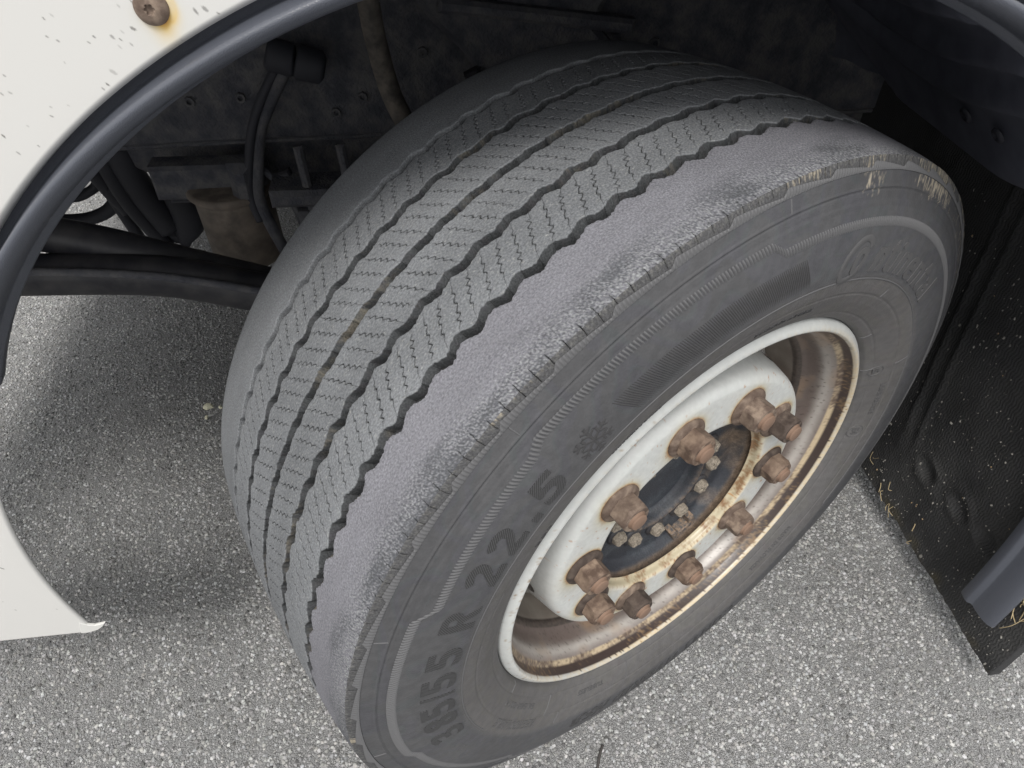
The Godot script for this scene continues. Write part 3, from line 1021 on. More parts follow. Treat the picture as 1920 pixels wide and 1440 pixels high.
func build_rim(wheel: Node3D) -> void:
	var prof := PackedVector2Array([Vector2(0.2995, -0.008), Vector2(0.3003, -0.0040), Vector2(0.2992, -0.0010), Vector2(0.2960, 0.0022), Vector2(0.2920, 0.0052), Vector2(0.2890, 0.0064), Vector2(0.2868, 0.0056), Vector2(0.2857, 0.0025), Vector2(0.2850, -0.002), Vector2(0.2842, -0.006), Vector2(0.2822, -0.0120), Vector2(0.2790, -0.0135), Vector2(0.2745, -0.019), Vector2(0.2715, -0.028), Vector2(0.2690, -0.040), Vector2(0.2650, -0.052), Vector2(0.2602, -0.0595), Vector2(0.2570, -0.064),
		Vector2(0.2545, -0.074), Vector2(0.2505, -0.090), Vector2(0.2450, -0.105), Vector2(0.2420, -0.130), Vector2(0.2420, -0.170)])
	mi("rim", lathe(refine(prof, 0.0022), 720, rim_paint), M.wheel_paint, wheel)
	var disc := PackedVector2Array([Vector2(0.1360, -0.0315), Vector2(0.1388, -0.0305), Vector2(0.1400, -0.0265), Vector2(0.1406, -0.0225), Vector2(0.1422, -0.0194), Vector2(0.1455, -0.018), Vector2(0.170, -0.0180), Vector2(0.1960, -0.0180), Vector2(0.2030, -0.0190),
		Vector2(0.2085, -0.0225), Vector2(0.2125, -0.0290), Vector2(0.2148, -0.0380), Vector2(0.2172, -0.0500), Vector2(0.2205, -0.0660), Vector2(0.2255, -0.0830), Vector2(0.2330, -0.0990), Vector2(0.2440, -0.1080)])
	mi("wheel_disc", lathe(refine(disc, 0.0019), 1080, disc_paint, 0.0, TAU, disc_warp), M.wheel_paint, wheel)
	build_hub(wheel)
	# wheel nuts: hexagon with chamfered crown, captive washer, threaded stud end
	var hex := nut_mesh(0.0208, -0.004, 0.0200)
	var washer := lathe(PackedVector2Array([Vector2(0.0266, -0.0195), Vector2(0.0270, -0.0178), Vector2(0.0268, -0.0160), Vector2(0.0255, -0.0146), Vector2(0.0228, -0.0130), Vector2(0.0205, -0.0122), Vector2(0.0150, -0.0120)]), 48)
	var stud_prof := PackedVector2Array([Vector2(0.0128, -0.004), Vector2(0.0128, 0.0010), Vector2(0.0112, 0.0016), Vector2(0.0112, 0.0030), Vector2(0.0106, 0.0038), Vector2(0.0112, 0.0046), Vector2(0.0106, 0.0054), Vector2(0.0100, 0.0066), Vector2(0.0, 0.0070)])
	var stud := lathe(stud_prof, 28)
	var prng := RandomNumberGenerator.new()
	prng.seed = 5
	for k in NUTS:
		var a := deg_to_rad(k)
		var nut := mi("wheel_nut", hex, [M.rust, M.rust_dark, M.rust_pale, M.rust][prng.randi() % 4], wheel)
		nut.position = Vector3(0.1675 * cos(a), 0.1675 * sin(a), -0.0100)
		nut.rotation = Vector3(prng.randf_range(-0.02, 0.02), prng.randf_range(-0.02, 0.02), prng.randf_range(0, TAU))
		nut.position.z += prng.randf_range(-0.0008, 0.0008)
		var ws := mi("nut_washer", washer, M.rust_dark if prng.randf() < 0.5 else M.rust, nut)
		ws.position.z = 0.0105
		var sd := mi("stud_end", stud, M.stud_rust, nut)
		sd.position.z = 0.0190

func nut_mesh(radius: float, z0: float, z1: float) -> ArrayMesh:
	# six flats whose corners are cut by a cone at the outer end
	var v := PackedVector3Array()
	var n := 72
	var flat := radius * cos(PI / 6)
	var rows := [[1.0, z0, 0], [1.0, z1 - 0.0032, 0], [1.0, z1 - 0.0030, 1], [0.0, z1, 2], [0.62, z1, 3]]
	for i in n:
		var a := TAU * i / n
		var rr := flat / cos(fposmod(a, PI / 3) - PI / 6)
		rr = minf(rr, radius * 0.985)
		var t := (rr - flat) / (radius - flat)
		for q in rows:
			var z: float = q[1]
			var r := rr
			if q[2] == 0 and z > z0 or q[2] == 1:
				z -= 0.0028 * t * t
			if q[2] == 2:
				r = flat * 0.965
			elif q[2] == 3:
				r = flat * 0.55
			v.append(Vector3(r * cos(a), r * sin(a), z))
	var idx := grid_index(n, rows.size(), true)
	var st := SurfaceTool.new()
	st.begin(Mesh.PRIMITIVE_TRIANGLES)
	st.set_smooth_group(-1)
	for i in idx:
		st.add_vertex(v[i])
	st.generate_normals()
	return st.commit()

func hub_paint(r: float, w: float, a: float) -> Color:
	var p := Vector2(r * cos(a), r * sin(a))
	var n1 := nz.get_noise_3d(p.x * 1500 + 40, p.y * 1500, w * 2000)
	var n2 := nfine.get_noise_3d(p.x * 6000, p.y * 6000, w * 6000)
	var c := Color(0.044, 0.050, 0.062).lerp(Color(0.13, 0.145, 0.165), clampf(n1 * 0.7 + n2 * 0.25, 0.0, 0.7))
	var rusty := clampf(0.5 + 0.9 * cos(a - deg_to_rad(18.0)) - 1.08 + n1 * 1.1, 0.0, 1.0) * smoothstep(0.075, 0.11, r)
	rusty = maxf(rusty, clampf(smoothstep(0.1345, 0.1405, r) + n1 * 0.5 - 0.15, 0.0, 1.0))
	rusty = maxf(rusty, exp(-pow((r - 0.0712) / 0.0026, 2)) * clampf(0.70 + n2, 0.2, 0.9))
	return c.lerp(Color(0.150, 0.108, 0.078).lerp(Color(0.26, 0.19, 0.135), clampf(0.5 + n2, 0.0, 1.0)), clampf(rusty, 0.0, 0.95))

func build_hub(wheel: Node3D) -> void:
	var prof := PackedVector2Array([Vector2(0.150, -0.036), Vector2(0.1385, -0.042), Vector2(0.1300, -0.0545), Vector2(0.1200, -0.0570), Vector2(0.100, -0.0578), Vector2(0.0790, -0.0578), Vector2(0.0755, -0.0560), Vector2(0.0725, -0.0535), Vector2(0.0695, -0.0540),
		Vector2(0.0675, -0.0580), Vector2(0.0655, -0.0680), Vector2(0.0630, -0.0720), Vector2(0.040, -0.0735), Vector2(0.010, -0.0740), Vector2(0.0, -0.0740)])
	var hub := mi("hub", lathe(refine(prof, 0.0025), 360, hub_paint), M.dirty_metal, wheel)
	var head := nut_mesh(0.0112, 0.0, 0.0100)
	var skirt := lathe(PackedVector2Array([Vector2(0.0160, 0.0), Vector2(0.0158, 0.0026), Vector2(0.0120, 0.0040), Vector2(0.004, 0.0034)]), 24)
	var prng := RandomNumberGenerator.new()
	prng.seed = 8
	for k in 12:
		var a := deg_to_rad(-149.0 + 30.0 * k)
		var b := mi("hub_bolt", head, M.dusty_bolt, hub)
		b.position = Vector3(0.0870 * cos(a), 0.0870 * sin(a), -0.0556)
		b.rotation.z = prng.randf_range(0, TAU)
		var s := mi("bolt_flange", skirt, M.black_steel, wheel)
		s.position = Vector3(0.0870 * cos(a), 0.0870 * sin(a), -0.0578)
		# raised grade marks across the head
		for c in 2:
			var g := mi("bolt_flange", box_mesh(Vector3(0.0172, 0.0042, 0.0026), 0.0006), M.dusty_bolt, wheel)
			g.position = Vector3(0.0870 * cos(a), 0.0870 * sin(a), -0.0556 + 0.0102)
			g.rotation.z = b.rotation.z + c * PI / 2
			g.name = numbered("bolt_mark", hub)
			wheel.remove_child(g)
			hub.add_child(g, true)
		wheel.remove_child(s)
		s.name = numbered("bolt_washer", hub)
		hub.add_child(s, true)
	# cast lug at the lower edge of the hub face
	var lug := PackedVector2Array([Vector2(-0.022, -0.010), Vector2(0.022, -0.010), Vector2(0.022, 0.014), Vector2(0.013, 0.014), Vector2(0.010, 0.000), Vector2(-0.010, 0.000), Vector2(-0.013, 0.014), Vector2(-0.022, 0.014)])
	var l := mi("cast_lug", slab(lug, 0.0, 0.017, 0.0012), M.dirty_metal_rust, hub)
	l.position = Vector3(0.125 * cos(deg_to_rad(-66.0)), 0.125 * sin(deg_to_rad(-66.0)), -0.058)
	l.rotation.z = deg_to_rad(-66.0 + 90.0)


# ---------------------------------------------------------------- body, trim, flap
func arch_point(k: float) -> Array:
	# k 0..1 along the trim from its lower right end, up over the wheel to the left: [centre line point x, y, direction inwards]
	var straight := 0.2592
	var arc := 0.6585 * deg_to_rad(152.5)
	var s := k * (straight + arc)
	if s < straight:
		return [Vector2(ARCH.x, ARCH.y - straight + s), Vector2(1, 0), s]
	var a := (s - straight) / 0.6585
	return [ARCH, Vector2(cos(a), sin(a)), s]

func flare(at: Vector2) -> float:
	# the body swells outwards low on the right side
	return 0.062 * smoothstep(0.80, 0.20, at.y) * smoothstep(0.2, 0.48, at.x)

func lean(at: Vector2) -> float:
	return -0.017 * smoothstep(0.44, 0.19, at.y) * smoothstep(0.2, 0.48, at.x)

func build_trim() -> void:
	var prof := [Vector2(0.6660, -0.062), Vector2(0.6600, -0.060), Vector2(0.6585, -0.0470), Vector2(0.6592, -0.0425), Vector2(0.6640, -0.0390), Vector2(0.6652, -0.0362), Vector2(0.6646, -0.0290), Vector2(0.6650, -0.018), Vector2(0.6664, -0.0085),
		Vector2(0.6688, -0.0022), Vector2(0.6722, 0.0020), Vector2(0.6756, 0.0036), Vector2(0.6782, 0.0030), Vector2(0.6797, 0.0004), Vector2(0.6800, -0.0120), Vector2(0.6812, -0.0240), Vector2(0.6830, -0.0290), Vector2(0.6905, -0.0300)]
	var v := PackedVector3Array()
	var n := 220
	for i in n + 1:
		var q := arch_point(float(i) / n)
		for p in prof:
			var at: Vector2 = q[0] + q[1] * p.x
			at.x += lean(at)
			v.append(Vector3(at.x, at.y, p.y + flare(at)))
	var idx := grid_index(n + 1, prof.size())
	var m := commit(v, PackedVector2Array(), PackedColorArray(), idx)
	var t := thing("wheel_arch_trim", "glossy black rubber trim edging the white wheel arch", "trim")
	mi("arch_moulding", m, M.trim_rubber, t)
	# the moulded end cap at the lower right
	var cap := PackedVector2Array()
	for p in prof:
		cap.append(Vector2(p.x, p.y))
	var st := SurfaceTool.new()
	st.begin(Mesh.PRIMITIVE_TRIANGLES)
	st.set_smooth_group(-1)
	var tris := Geometry2D.triangulate_polygon(cap)
	var f := flare(Vector2(0.51, 0.185))
	for i in tris:
		st.add_vertex(Vector3(ARCH.x + cap[i].x - 0.017, 0.1852, cap[i].y + f))
	st.generate_normals()
	mi("end_cap", st.commit(), M.trim_rubber, t)

func panel_uv(x: float, y: float) -> Vector2:
	return Vector2((x - PAINT_X) / PAINT_S, 1.0 - (y - PAINT_Y) / PAINT_S)

func build_body() -> void:
	var b := thing("truck_body", "white painted vehicle side panel around the wheel arch", "vehicle body")
	# side panel: from the arch outwards
	var v := PackedVector3Array()
	var uv := PackedVector2Array()
	var n := 200
	var rings := 7
	for i in n + 1:
		var q := arch_point(float(i) / n)
		var a: Vector2 = q[0] + q[1] * 0.6872
		a.y = maxf(a.y, 0.262)
		a.x += lean(a)
		# where this spoke meets the panel's border
		var to := Vector2(1.15, a.y) if q[1].x == 1.0 and q[2] < 0.2592 else a
		if to == a:
			var dir: Vector2 = q[1]
			var k := 1e9
			if dir.x > 0.001:
				k = minf(k, (1.15 - a.x) / dir.x)
			elif dir.x < -0.001:
				k = minf(k, (-1.42 - a.x) / dir.x)
			if dir.y > 0.001:
				k = minf(k, (2.75 - a.y) / dir.y)
			to = a + dir * k
		for j in rings + 1:
			var t := 0.0
			var back := 0.0
			if j == 0:
				back = -0.022
			elif j == 1:
				back = -0.0022
				t = 0.0016 / maxf(a.distance_to(to), 0.01)
			else:
				t = pow((j - 1.0) / (rings - 1.0), 2.0)
				if j == 2:
					t = 0.006 / maxf(a.distance_to(to), 0.01)
			var p := a.lerp(to, t)
			v.append(Vector3(p.x, p.y, -0.0120 + back + flare(a)))
			uv.append(panel_uv(p.x, p.y))
	mi("side_panel", commit(v, uv, PackedColorArray(), grid_index(n + 1, rings + 1)), M.body_paint, b)
	# left of the arch, down to the corner: a swept wing that ends in a thin rolled lip
	v = PackedVector3Array()
	uv = PackedVector2Array()
	var rows := 60
	var xs := 14
	for i in rows + 1:
		var y := lerpf(0.3455, 0.642, i / float(rows))
		var edge := wing_edge(y) - 0.016 * pow(smoothstep(0.622, 0.642, y), 2.0)
		var lip := [[-0.010, -0.0075], [-0.0030, -0.0070], [-0.0006, -0.0055], [0.0, -0.0036], [-0.0010, -0.0014], [-0.0035, 0.0]]
		for q in lip:
			v.append(Vector3(edge + q[0], y, q[1]))
			uv.append(panel_uv(edge + q[0], y))
		for j in xs:
			var x := lerpf(edge - 0.006, -1.42, pow((j + 1.0) / xs, 1.4))
			v.append(Vector3(x, y, -0.004 * smoothstep(edge - 0.2, edge - 0.5, x)))
			uv.append(panel_uv(x, y))
	mi("wing_corner", commit(v, uv, PackedColorArray(), grid_index(rows + 1, xs + 6)), M.body_paint, b)
	# its folded lower flange with the pointed tip
	v = PackedVector3Array()
	uv = PackedVector2Array()
	for i in 41:
		var t := i / 40.0
		var x := lerpf(-1.42, -0.803, t)
		for q in [[0.3455, -0.0002], [0.3425, -0.0012], [0.3408, -0.004], [0.3400, -0.010], [0.3402, -0.012]]:
			v.append(Vector3(x, q[0], q[1]))
			uv.append(panel_uv(x, q[0]))
	mi("lower_flange", commit(v, uv, PackedColorArray(), grid_index(41, 5)), M.body_paint, b)
	var tip := PackedVector2Array([Vector2(-0.806, 0.3432), Vector2(-0.798, 0.370), Vector2(-0.7905, 0.3630), Vector2(-0.7820, 0.3598), Vector2(-0.7680, 0.3635), Vector2(-0.7740, 0.3552), Vector2(-0.7830, 0.3478), Vector2(-0.7940, 0.3440)])
	mi("flange_tip", slab(tip, -0.0030, 0.0006, 0.0006), M.white_paint, b)
	# front, floor and far side, which shade the ground beneath
	mi("front_panel", box_mesh(Vector3(0.04, 2.38, 2.42), 0.01), M.white_paint, b).position = Vector3(-1.42, 1.555, -1.25)
	mi("underfloor", box_mesh(Vector3(2.54, 0.05, 1.62), 0.01), M.black_steel, b).position = Vector3(-0.13, 0.93, -1.62)
	mi("underfloor", box_mesh(Vector3(0.60, 0.05, 0.72), 0.01), M.black_steel, b).position = Vector3(-1.12, 1.06, -0.40)
	mi("far_side_panel", box_mesh(Vector3(2.58, 2.38, 0.03), 0.01), M.white_paint, b).position = Vector3(-0.14, 1.535, -2.47)
	mi("added_shade_wall", box_mesh(Vector3(0.03, 0.80, 2.30), 0.01), M.black_steel, b).position = Vector3(1.12, 0.62, -1.28)  # unseen wall added to keep daylight off the ground under the body
	mi("roof_panel", box_mesh(Vector3(2.58, 0.04, 2.42), 0.01), M.white_paint, b).position = Vector3(-0.14, 2.73, -1.25)
	# torx screw in the panel
	build_screw(b)

func wing_edge(y: float) -> float:
	var d := y - ARCH.y
	return ARCH.x - sqrt(maxf(0.6535 * 0.6535 - d * d, 0.0))

func build_screw(b: Node3D) -> void:
	var prof := PackedVector2Array([Vector2(0.0128, -0.0022), Vector2(0.0130, 0.0004), Vector2(0.0122, 0.0022), Vector2(0.0102, 0.0040), Vector2(0.0074, 0.0053), Vector2(0.0044, 0.0059), Vector2(0.0036, 0.0059), Vector2(0.0030, 0.0038), Vector2(0.0, 0.0034)])
	var s := mi("screw", lathe(refine(prof, 0.0008), 72, null, 0.0, TAU, func(p: Vector2, a: float) -> Vector2:
		if p.x < 0.0040 and p.x > 0.0005:
			return Vector2(p.x * (1.0 + 0.17 * cos(6.0 * a)), p.y)
		return p), M.rust, b)
	s.position = Vector3(-0.461, 1.083, -0.0118)
	s.scale = Vector3.ONE * 0.82

func build_liner() -> void:
	var l := thing("wheel_arch_liner", "dark ribbed plastic liner curving over the back of the wheel", "liner")
	var v := PackedVector3Array()
	var na := 110
	var nzs := 36
	for i in na + 1:
		var a := deg_to_rad(lerpf(29.0, 132.0, i / float(na)))
		for j in nzs + 1:
			var z := lerpf(-0.055, -0.80, j / float(nzs))
			var d := rad_to_deg(a)
			var r := 0.672
			# pressed folds running across, strongest towards the inside
			for q in [[27.0, 2.0, 0.020], [34.0, 1.5, -0.014], [49.0, 2.2, 0.020], [55.0, 1.6, 0.018], [63.0, 2.4, 0.016], [72.0, 2.0, -0.012]]:
				var bend: float = q[0] + 9.0 * sin((z + 0.1) * 5.0)
				r -= q[2] * exp(-pow((d - bend) / q[1], 2))
			r += 0.004 * nz.get_noise_2d(d * 3.0, z * 200.0)
			if j == 0:
				r = 0.6632
			v.append(Vector3(ARCH.x + r * cos(a), ARCH.y + r * sin(a), z))
	mi("liner_shell", commit(v, PackedVector2Array(), PackedColorArray(), grid_index(na + 1, nzs + 1, false, true)), M.liner_plastic, l)
	# push-in clips
	var clip := lathe(PackedVector2Array([Vector2(0.011, 0.0), Vector2(0.010, 0.003), Vector2(0.006, 0.0045), Vector2(0.0045, 0.002), Vector2(0.0, 0.0018)]), 20)
	for q in [[41.0, -0.36], [41.5, -0.30], [36.0, -0.33], [36.5, -0.26], [60.0, -0.52]]:
		var a := deg_to_rad(q[0])
		var c := mi("liner_clip", clip, M.black_hose, l)
		var inward := -Vector3(cos(a), sin(a), 0)
		c.position = Vector3(ARCH.x, ARCH.y, q[1]) - inward * 0.668
		c.basis = Basis(Vector3(0, 0, 1).cross(inward), Vector3(0, 0, 1), inward).orthonormalized()

# the flap's outer edge: free below the body, tucked behind the panel above
func flap_edge(y: float) -> float:
	return lerpf(0.0925, minf(0.0925, flare(Vector2(0.55, y)) - 0.030), smoothstep(0.205, 0.270, y))

func build_flap() -> void:
	var f := thing("mud_flap", "black woven mud flap hanging behind the wheel, speckled with dried mud", "mud flap")
	var v := PackedVector3Array()
	var uv := PackedVector2Array()
	var col := PackedColorArray()
	var ny := 150
	var nzz := 150
	var dents := [Vector2(-0.215, 0.222), Vector2(-0.125, 0.234), Vector2(-0.052, 0.246)]
	for i in ny + 1:
		var y := lerpf(0.068, 1.02, pow(i / float(ny), 1.25))
		for j in nzz + 1:
			var z := lerpf(-0.78, flap_edge(y), j / float(nzz))
			var x := 0.55
			x += 0.006 * nz.get_noise_2d(z * 300.0, y * 160.0) + 0.0018 * nz.get_noise_2d(z * 2200.0, y * 1300.0)
			for k in 2:   # long creases
				var c: float = [-0.30, -0.265][k] - 0.10 * (y - 0.2)
				x -= 0.0055 * exp(-pow((z - c) / 0.006, 2)) * smoothstep(0.16, 0.3, y)
			for d in dents:
				var q: Vector2 = (Vector2(z, y) - d) / Vector2(0.022, 0.020)
				x += 0.009 * exp(-q.length_squared() * 1.6) - 0.004 * exp(-pow(q.length() - 1.35, 2) * 5.0)
			var ragged := 0.004 * nfine.get_noise_1d(z * 5000.0) + 0.003 * nz.get_noise_1d(z * 900.0) if i == 0 else 0.0
			v.append(Vector3(x, y + ragged, z))
			uv.append(Vector2(z, y))
			var k := 0.062 + 0.024 * nz.get_noise_2d(z * 800.0, y * 800.0)
			var haze := clampf(0.4 + nz.get_noise_2d(z * 420.0 + 60, y * 420.0), 0, 1) * smoothstep(0.62, 0.2, y)
			var cc := Color(k, k * 1.01, k * 1.05).lerp(Color(0.170, 0.168, 0.166), haze * 0.6)
			var low := clampf(nz.get_noise_2d(z * 1500.0, y * 1500.0 + 9) * 1.6 + 0.1, 0, 1) * smoothstep(0.105, 0.072, y)
			col.append(cc.lerp(Color(0.17, 0.145, 0.085), low * 0.8))
	mi("flap_sheet", commit(v, uv, col, grid_index(ny + 1, nzz + 1, false, true)), M.flap_mat, f)
	# outer edge and back: horizontal ribs seen as teeth
	v = PackedVector3Array()
	uv = PackedVector2Array()
	col = PackedColorArray()
	var rows := 0
	var y := 0.068
	while y < 0.80:
		for q in [[0.0, 0.0], [0.0030, 0.0045], [0.0075, 0.0050], [0.0100, 0.0]]:
			var yy: float = y + q[0]
			var fr := 0.55 + 0.006 * nz.get_noise_2d(0.0925 * 300.0, yy * 160.0) + 0.0018 * nz.get_noise_2d(0.0925 * 2200.0, yy * 1300.0)
			for p in [[fr, 0.0925], [fr + 0.0012, 0.0945], [0.5665 + q[1] * 0.4, 0.0945], [0.5695 + q[1], 0.0915], [0.5695 + q[1], 0.05], [0.5695 + q[1], -0.78]]:
				var edge: float = minf(p[1], flap_edge(yy) + 0.002)
				v.append(Vector3(p[0], yy, edge + 0.0006 * nfine.get_noise_1d(yy * 9000.0)))
				uv.append(Vector2(p[1] + p[0], yy))
				col.append(Color(0.075, 0.075, 0.082))
			rows += 1
		y += 0.0125
	mi("flap_back_ribs", commit(v, uv, col, grid_index(rows, 6, false, true)), M.flap_mat, f)
	# crumbs of dried mud on the mat
	var crumb := stone_mesh(3, 0.5)
	var mm := MultiMesh.new()
	mm.transform_format = MultiMesh.TRANSFORM_3D
	mm.use_colors = true
	mm.mesh = crumb
	var prng := RandomNumberGenerator.new()
	prng.seed = 77
	mm.instance_count = 900
	for i in 900:
		var z := prng.randf_range(-0.50, 0.09)
		var yy := 0.075 + 0.60 * pow(prng.randf(), 1.3)
		var clump := nz.get_noise_2d(z * 700.0, yy * 700.0)
		var s := prng.randf_range(0.0006, 0.0017) * (1.0 + 0.5 * clump)
		if prng.randf() < 0.035:
			s *= 2.4
		var x := 0.5492 + 0.006 * nz.get_noise_2d(z * 300.0, yy * 160.0) + 0.0018 * nz.get_noise_2d(z * 2200.0, yy * 1300.0)
		for d in dents:
			var q: Vector2 = (Vector2(z, yy) - d) / Vector2(0.022, 0.020)
			x += 0.009 * exp(-q.length_squared() * 1.6) - 0.004 * exp(-pow(q.length() - 1.35, 2) * 5.0)
		var bs := Basis.from_euler(Vector3(prng.randf() * TAU, prng.randf() * TAU, prng.randf() * TAU)).scaled(Vector3(s, s * prng.randf_range(0.8, 2.0), s))
		mm.set_instance_transform(i, Transform3D(bs, Vector3(x, yy, z)))
		var k := prng.randf_range(0.10, 0.34)
		mm.set_instance_color(i, Color(k, k * 0.96, k * 0.88) if prng.randf() < 0.975 else Color(0.34, 0.25, 0.15))
	var cr := MultiMeshInstance3D.new()
	cr.multimesh = mm
	cr.material_override = M.mud_crumb
	put(cr, "mud_crumbs", f)
	cr.set_meta("kind", "stuff")

func build_straw() -> void:
	# dry grass caught behind the trim's end and in the flap's lower edge
	var prng := RandomNumberGenerator.new()
	prng.seed = 19
	var st := SurfaceTool.new()
	st.begin(Mesh.PRIMITIVE_TRIANGLES)
	for i in 44:
		var a: Vector3
		var b: Vector3
		if i < 34:
			a = Vector3(prng.randf_range(0.535, 0.575), prng.randf_range(0.225, 0.262), prng.randf_range(0.045, 0.085))
			b = a + Vector3(prng.randf_range(-0.012, 0.03), prng.randf_range(-0.05, 0.012), prng.randf_range(-0.01, 0.022))
		else:
			var z := prng.randf_range(-0.34, -0.13)
			a = Vector3(0.546, prng.randf_range(0.075, 0.12), z)
			b = a + Vector3(-0.004, prng.randf_range(-0.03, 0.03), prng.randf_range(-0.018, 0.018))
		var m := (a + b) / 2 + Vector3(prng.randf_range(-0.006, 0.002), prng.randf_range(-0.008, 0.008), prng.randf_range(-0.006, 0.006))
		st.append_from(tube(curve([a, m, b], 4), prng.randf_range(0.0005, 0.0011), 5), 0, Transform3D.IDENTITY)
	var o := mi("dry_grass", st.commit(), M.straw, self)
	tag(o, "tuft of dry yellow grass stuck behind the trim and mud flap", "dry grass")
	o.set_meta("kind", "stuff")


# ---------------------------------------------------------------- dark works inside the arch
func bar(a: Vector3, b: Vector3, high: float, deep: float, bevel := 0.004) -> Array:
	var m := box_mesh(Vector3(a.distance_to(b), high, deep), bevel)
	var x := (b - a).normalized()
	var z := Vector3(0, 0, 1)
	z = (z - x * z.dot(x)).normalized()
	return [m, Transform3D(Basis(x, z.cross(x), z), (a + b) / 2)]

func add_bar(called: String, a: Vector3, b: Vector3, high: float, deep: float, m: Material, parent: Node, bevel := 0.004) -> MeshInstance3D:
	var q := bar(a, b, high, deep, bevel)
	var o := mi(called, q[0], m, parent)
	o.transform = q[1]
	return o

func build_chassis() -> void:
	var c := thing("chassis_frame", "grimy steel frame rail with brackets seen through the wheel arch", "chassis")
	# frame rail: web, lower flange, bolts
	mi("rail_web", box_mesh(Vector3(2.4, 0.42, 0.012), 0.003), M.dirty_frame, c).position = Vector3(-0.20, 0.872, -0.756)
	mi("rail_flange", box_mesh(Vector3(2.4, 0.010, 0.085), 0.003), M.dirty_frame, c).position = Vector3(-0.20, 0.657, -0.795)
	var head := nut_mesh(0.0095, 0.0, 0.006)
	for q in [[-0.70, 0.735], [-0.615, 0.738], [-0.46, 0.705], [-0.41, 0.730], [-0.30, 0.80], [0.10, 0.80]]:
		var h := mi("rail_bolt", head, M.dirty_frame, c)
		h.position = Vector3(q[0], q[1], -0.7497)
		h.rotation.z = q[0] * 9.0
	mi("added_gap_plate", box_mesh(Vector3(1.10, 0.85, 0.015), 0.003), M.dirty_frame, c).position = Vector3(0.62, 0.60, -0.88)  # plate added to darken the bright gap between liner and flap
	# spring hanger casting above the wheel
	var hanger := PackedVector2Array([Vector2(-0.33, 0.93), Vector2(-0.285, 0.865), Vector2(-0.235, 0.815), Vector2(-0.20, 0.76), Vector2(-0.19, 0.70), Vector2(0.02, 0.70), Vector2(0.03, 0.80), Vector2(-0.02, 0.850), Vector2(0.02, 0.93)])
	mi("spring_hanger", slab(hanger, -0.745, -0.69, 0.010), M.dirty_frame, c)
	add_bar("hanger_rib", Vector3(-0.27, 0.892, -0.683), Vector3(0.04, 0.850, -0.683), 0.022, 0.03, M.dirty_frame, c, 0.006)
	add_bar("hanger_rib", Vector3(-0.225, 0.79, -0.683), Vector3(-0.165, 0.66, -0.683), 0.024, 0.03, M.black_steel, c, 0.006)
	# a torn-edged bracket and small fittings between the hoses and the pot
	mi("hose_bracket", slab(PackedVector2Array([Vector2(-0.905, 0.70), Vector2(-0.895, 0.600), Vector2(-0.868, 0.572), Vector2(-0.842, 0.556), Vector2(-0.815, 0.565), Vector2(-0.800, 0.60), Vector2(-0.800, 0.70)]), -0.852, -0.846, 0.0015), M.dirty_frame, c)
	add_bar("u_bolt", Vector3(-0.520, 0.690, -0.655), Vector3(-0.510, 0.520, -0.625), 0.016, 0.016, M.dirty_frame, c, 0.005)
	add_bar("u_bolt", Vector3(-0.450, 0.690, -0.655), Vector3(-0.440, 0.520, -0.625), 0.016, 0.016, M.dirty_frame, c, 0.005)
	add_bar("pipe_clip", Vector3(-0.560, 0.632, -0.69), Vector3(-0.535, 0.560, -0.68), 0.020, 0.02, M.black_steel, c, 0.004)
	mi("brake_pipe", tube(curve([Vector3(-0.62, 0.645, -0.71), Vector3(-0.570, 0.600, -0.69), Vector3(-0.548, 0.530, -0.68), Vector3(-0.560, 0.470, -0.69), Vector3(-0.600, 0.440, -0.72)], 8), 0.0065, 9), M.dirty_frame, c)
	# cross pieces under the rail
	mi("crossmember", box_mesh(Vector3(0.69, 0.19, 0.02), 0.006), M.dirty_frame, c).position = Vector3(-0.48, 0.598, -0.835)
	add_bar("valve_bracket", Vector3(-0.80, 0.603, -0.74), Vector3(-0.60, 0.598, -0.74), 0.065, 0.05, M.dirty_frame, c, 0.006)
	add_bar("valve_body", Vector3(-0.655, 0.615, -0.700), Vector3(-0.612, 0.613, -0.700), 0.075, 0.06, M.dirty_frame, c, 0.014)
	add_bar("spring_leaf", Vector3(-0.58, 0.610, -0.66), Vector3(-0.20, 0.600, -0.66), 0.032, 0.08, M.dirty_frame, c, 0.008)
	add_bar("spring_leaf", Vector3(-0.54, 0.570, -0.66), Vector3(-0.20, 0.562, -0.66), 0.028, 0.08, M.dirty_frame, c, 0.008)

	var beam := thing("drag_link", "long black steering bar sloping across below the frame rail", "steering bar")
	mi("link_bar", tube(curve([Vector3(-1.22, 0.690, -0.56), Vector3(-0.90, 0.602, -0.56), Vector3(-0.70, 0.523, -0.56), Vector3(-0.40, 0.402, -0.56)], 8), 0.030, 16), M.black_steel, beam)
	var axle := thing("axle_beam", "black axle beam running level towards the wheel, above the asphalt", "axle")
	var path := curve([Vector3(-1.30, 0.575, -0.52), Vector3(-0.95, 0.560, -0.52), Vector3(-0.75, 0.540, -0.52), Vector3(-0.58, 0.488, -0.52), Vector3(-0.30, 0.45, -0.50)], 8)
	mi("beam", tube(path, 0.034, 18), M.black_steel, axle)
	mi("beam_seam", tube(curve([Vector3(-1.25, 0.592, -0.505), Vector3(-0.95, 0.585, -0.492), Vector3(-0.75, 0.560, -0.492), Vector3(-0.58, 0.512, -0.492)], 8), 0.007, 8), M.dirty_frame, axle)

	var pot := thing("air_filter_pot", "dusty brown cylindrical pot hanging under the frame rail", "filter pot", Vector3(-0.672, 0.0, -0.735))
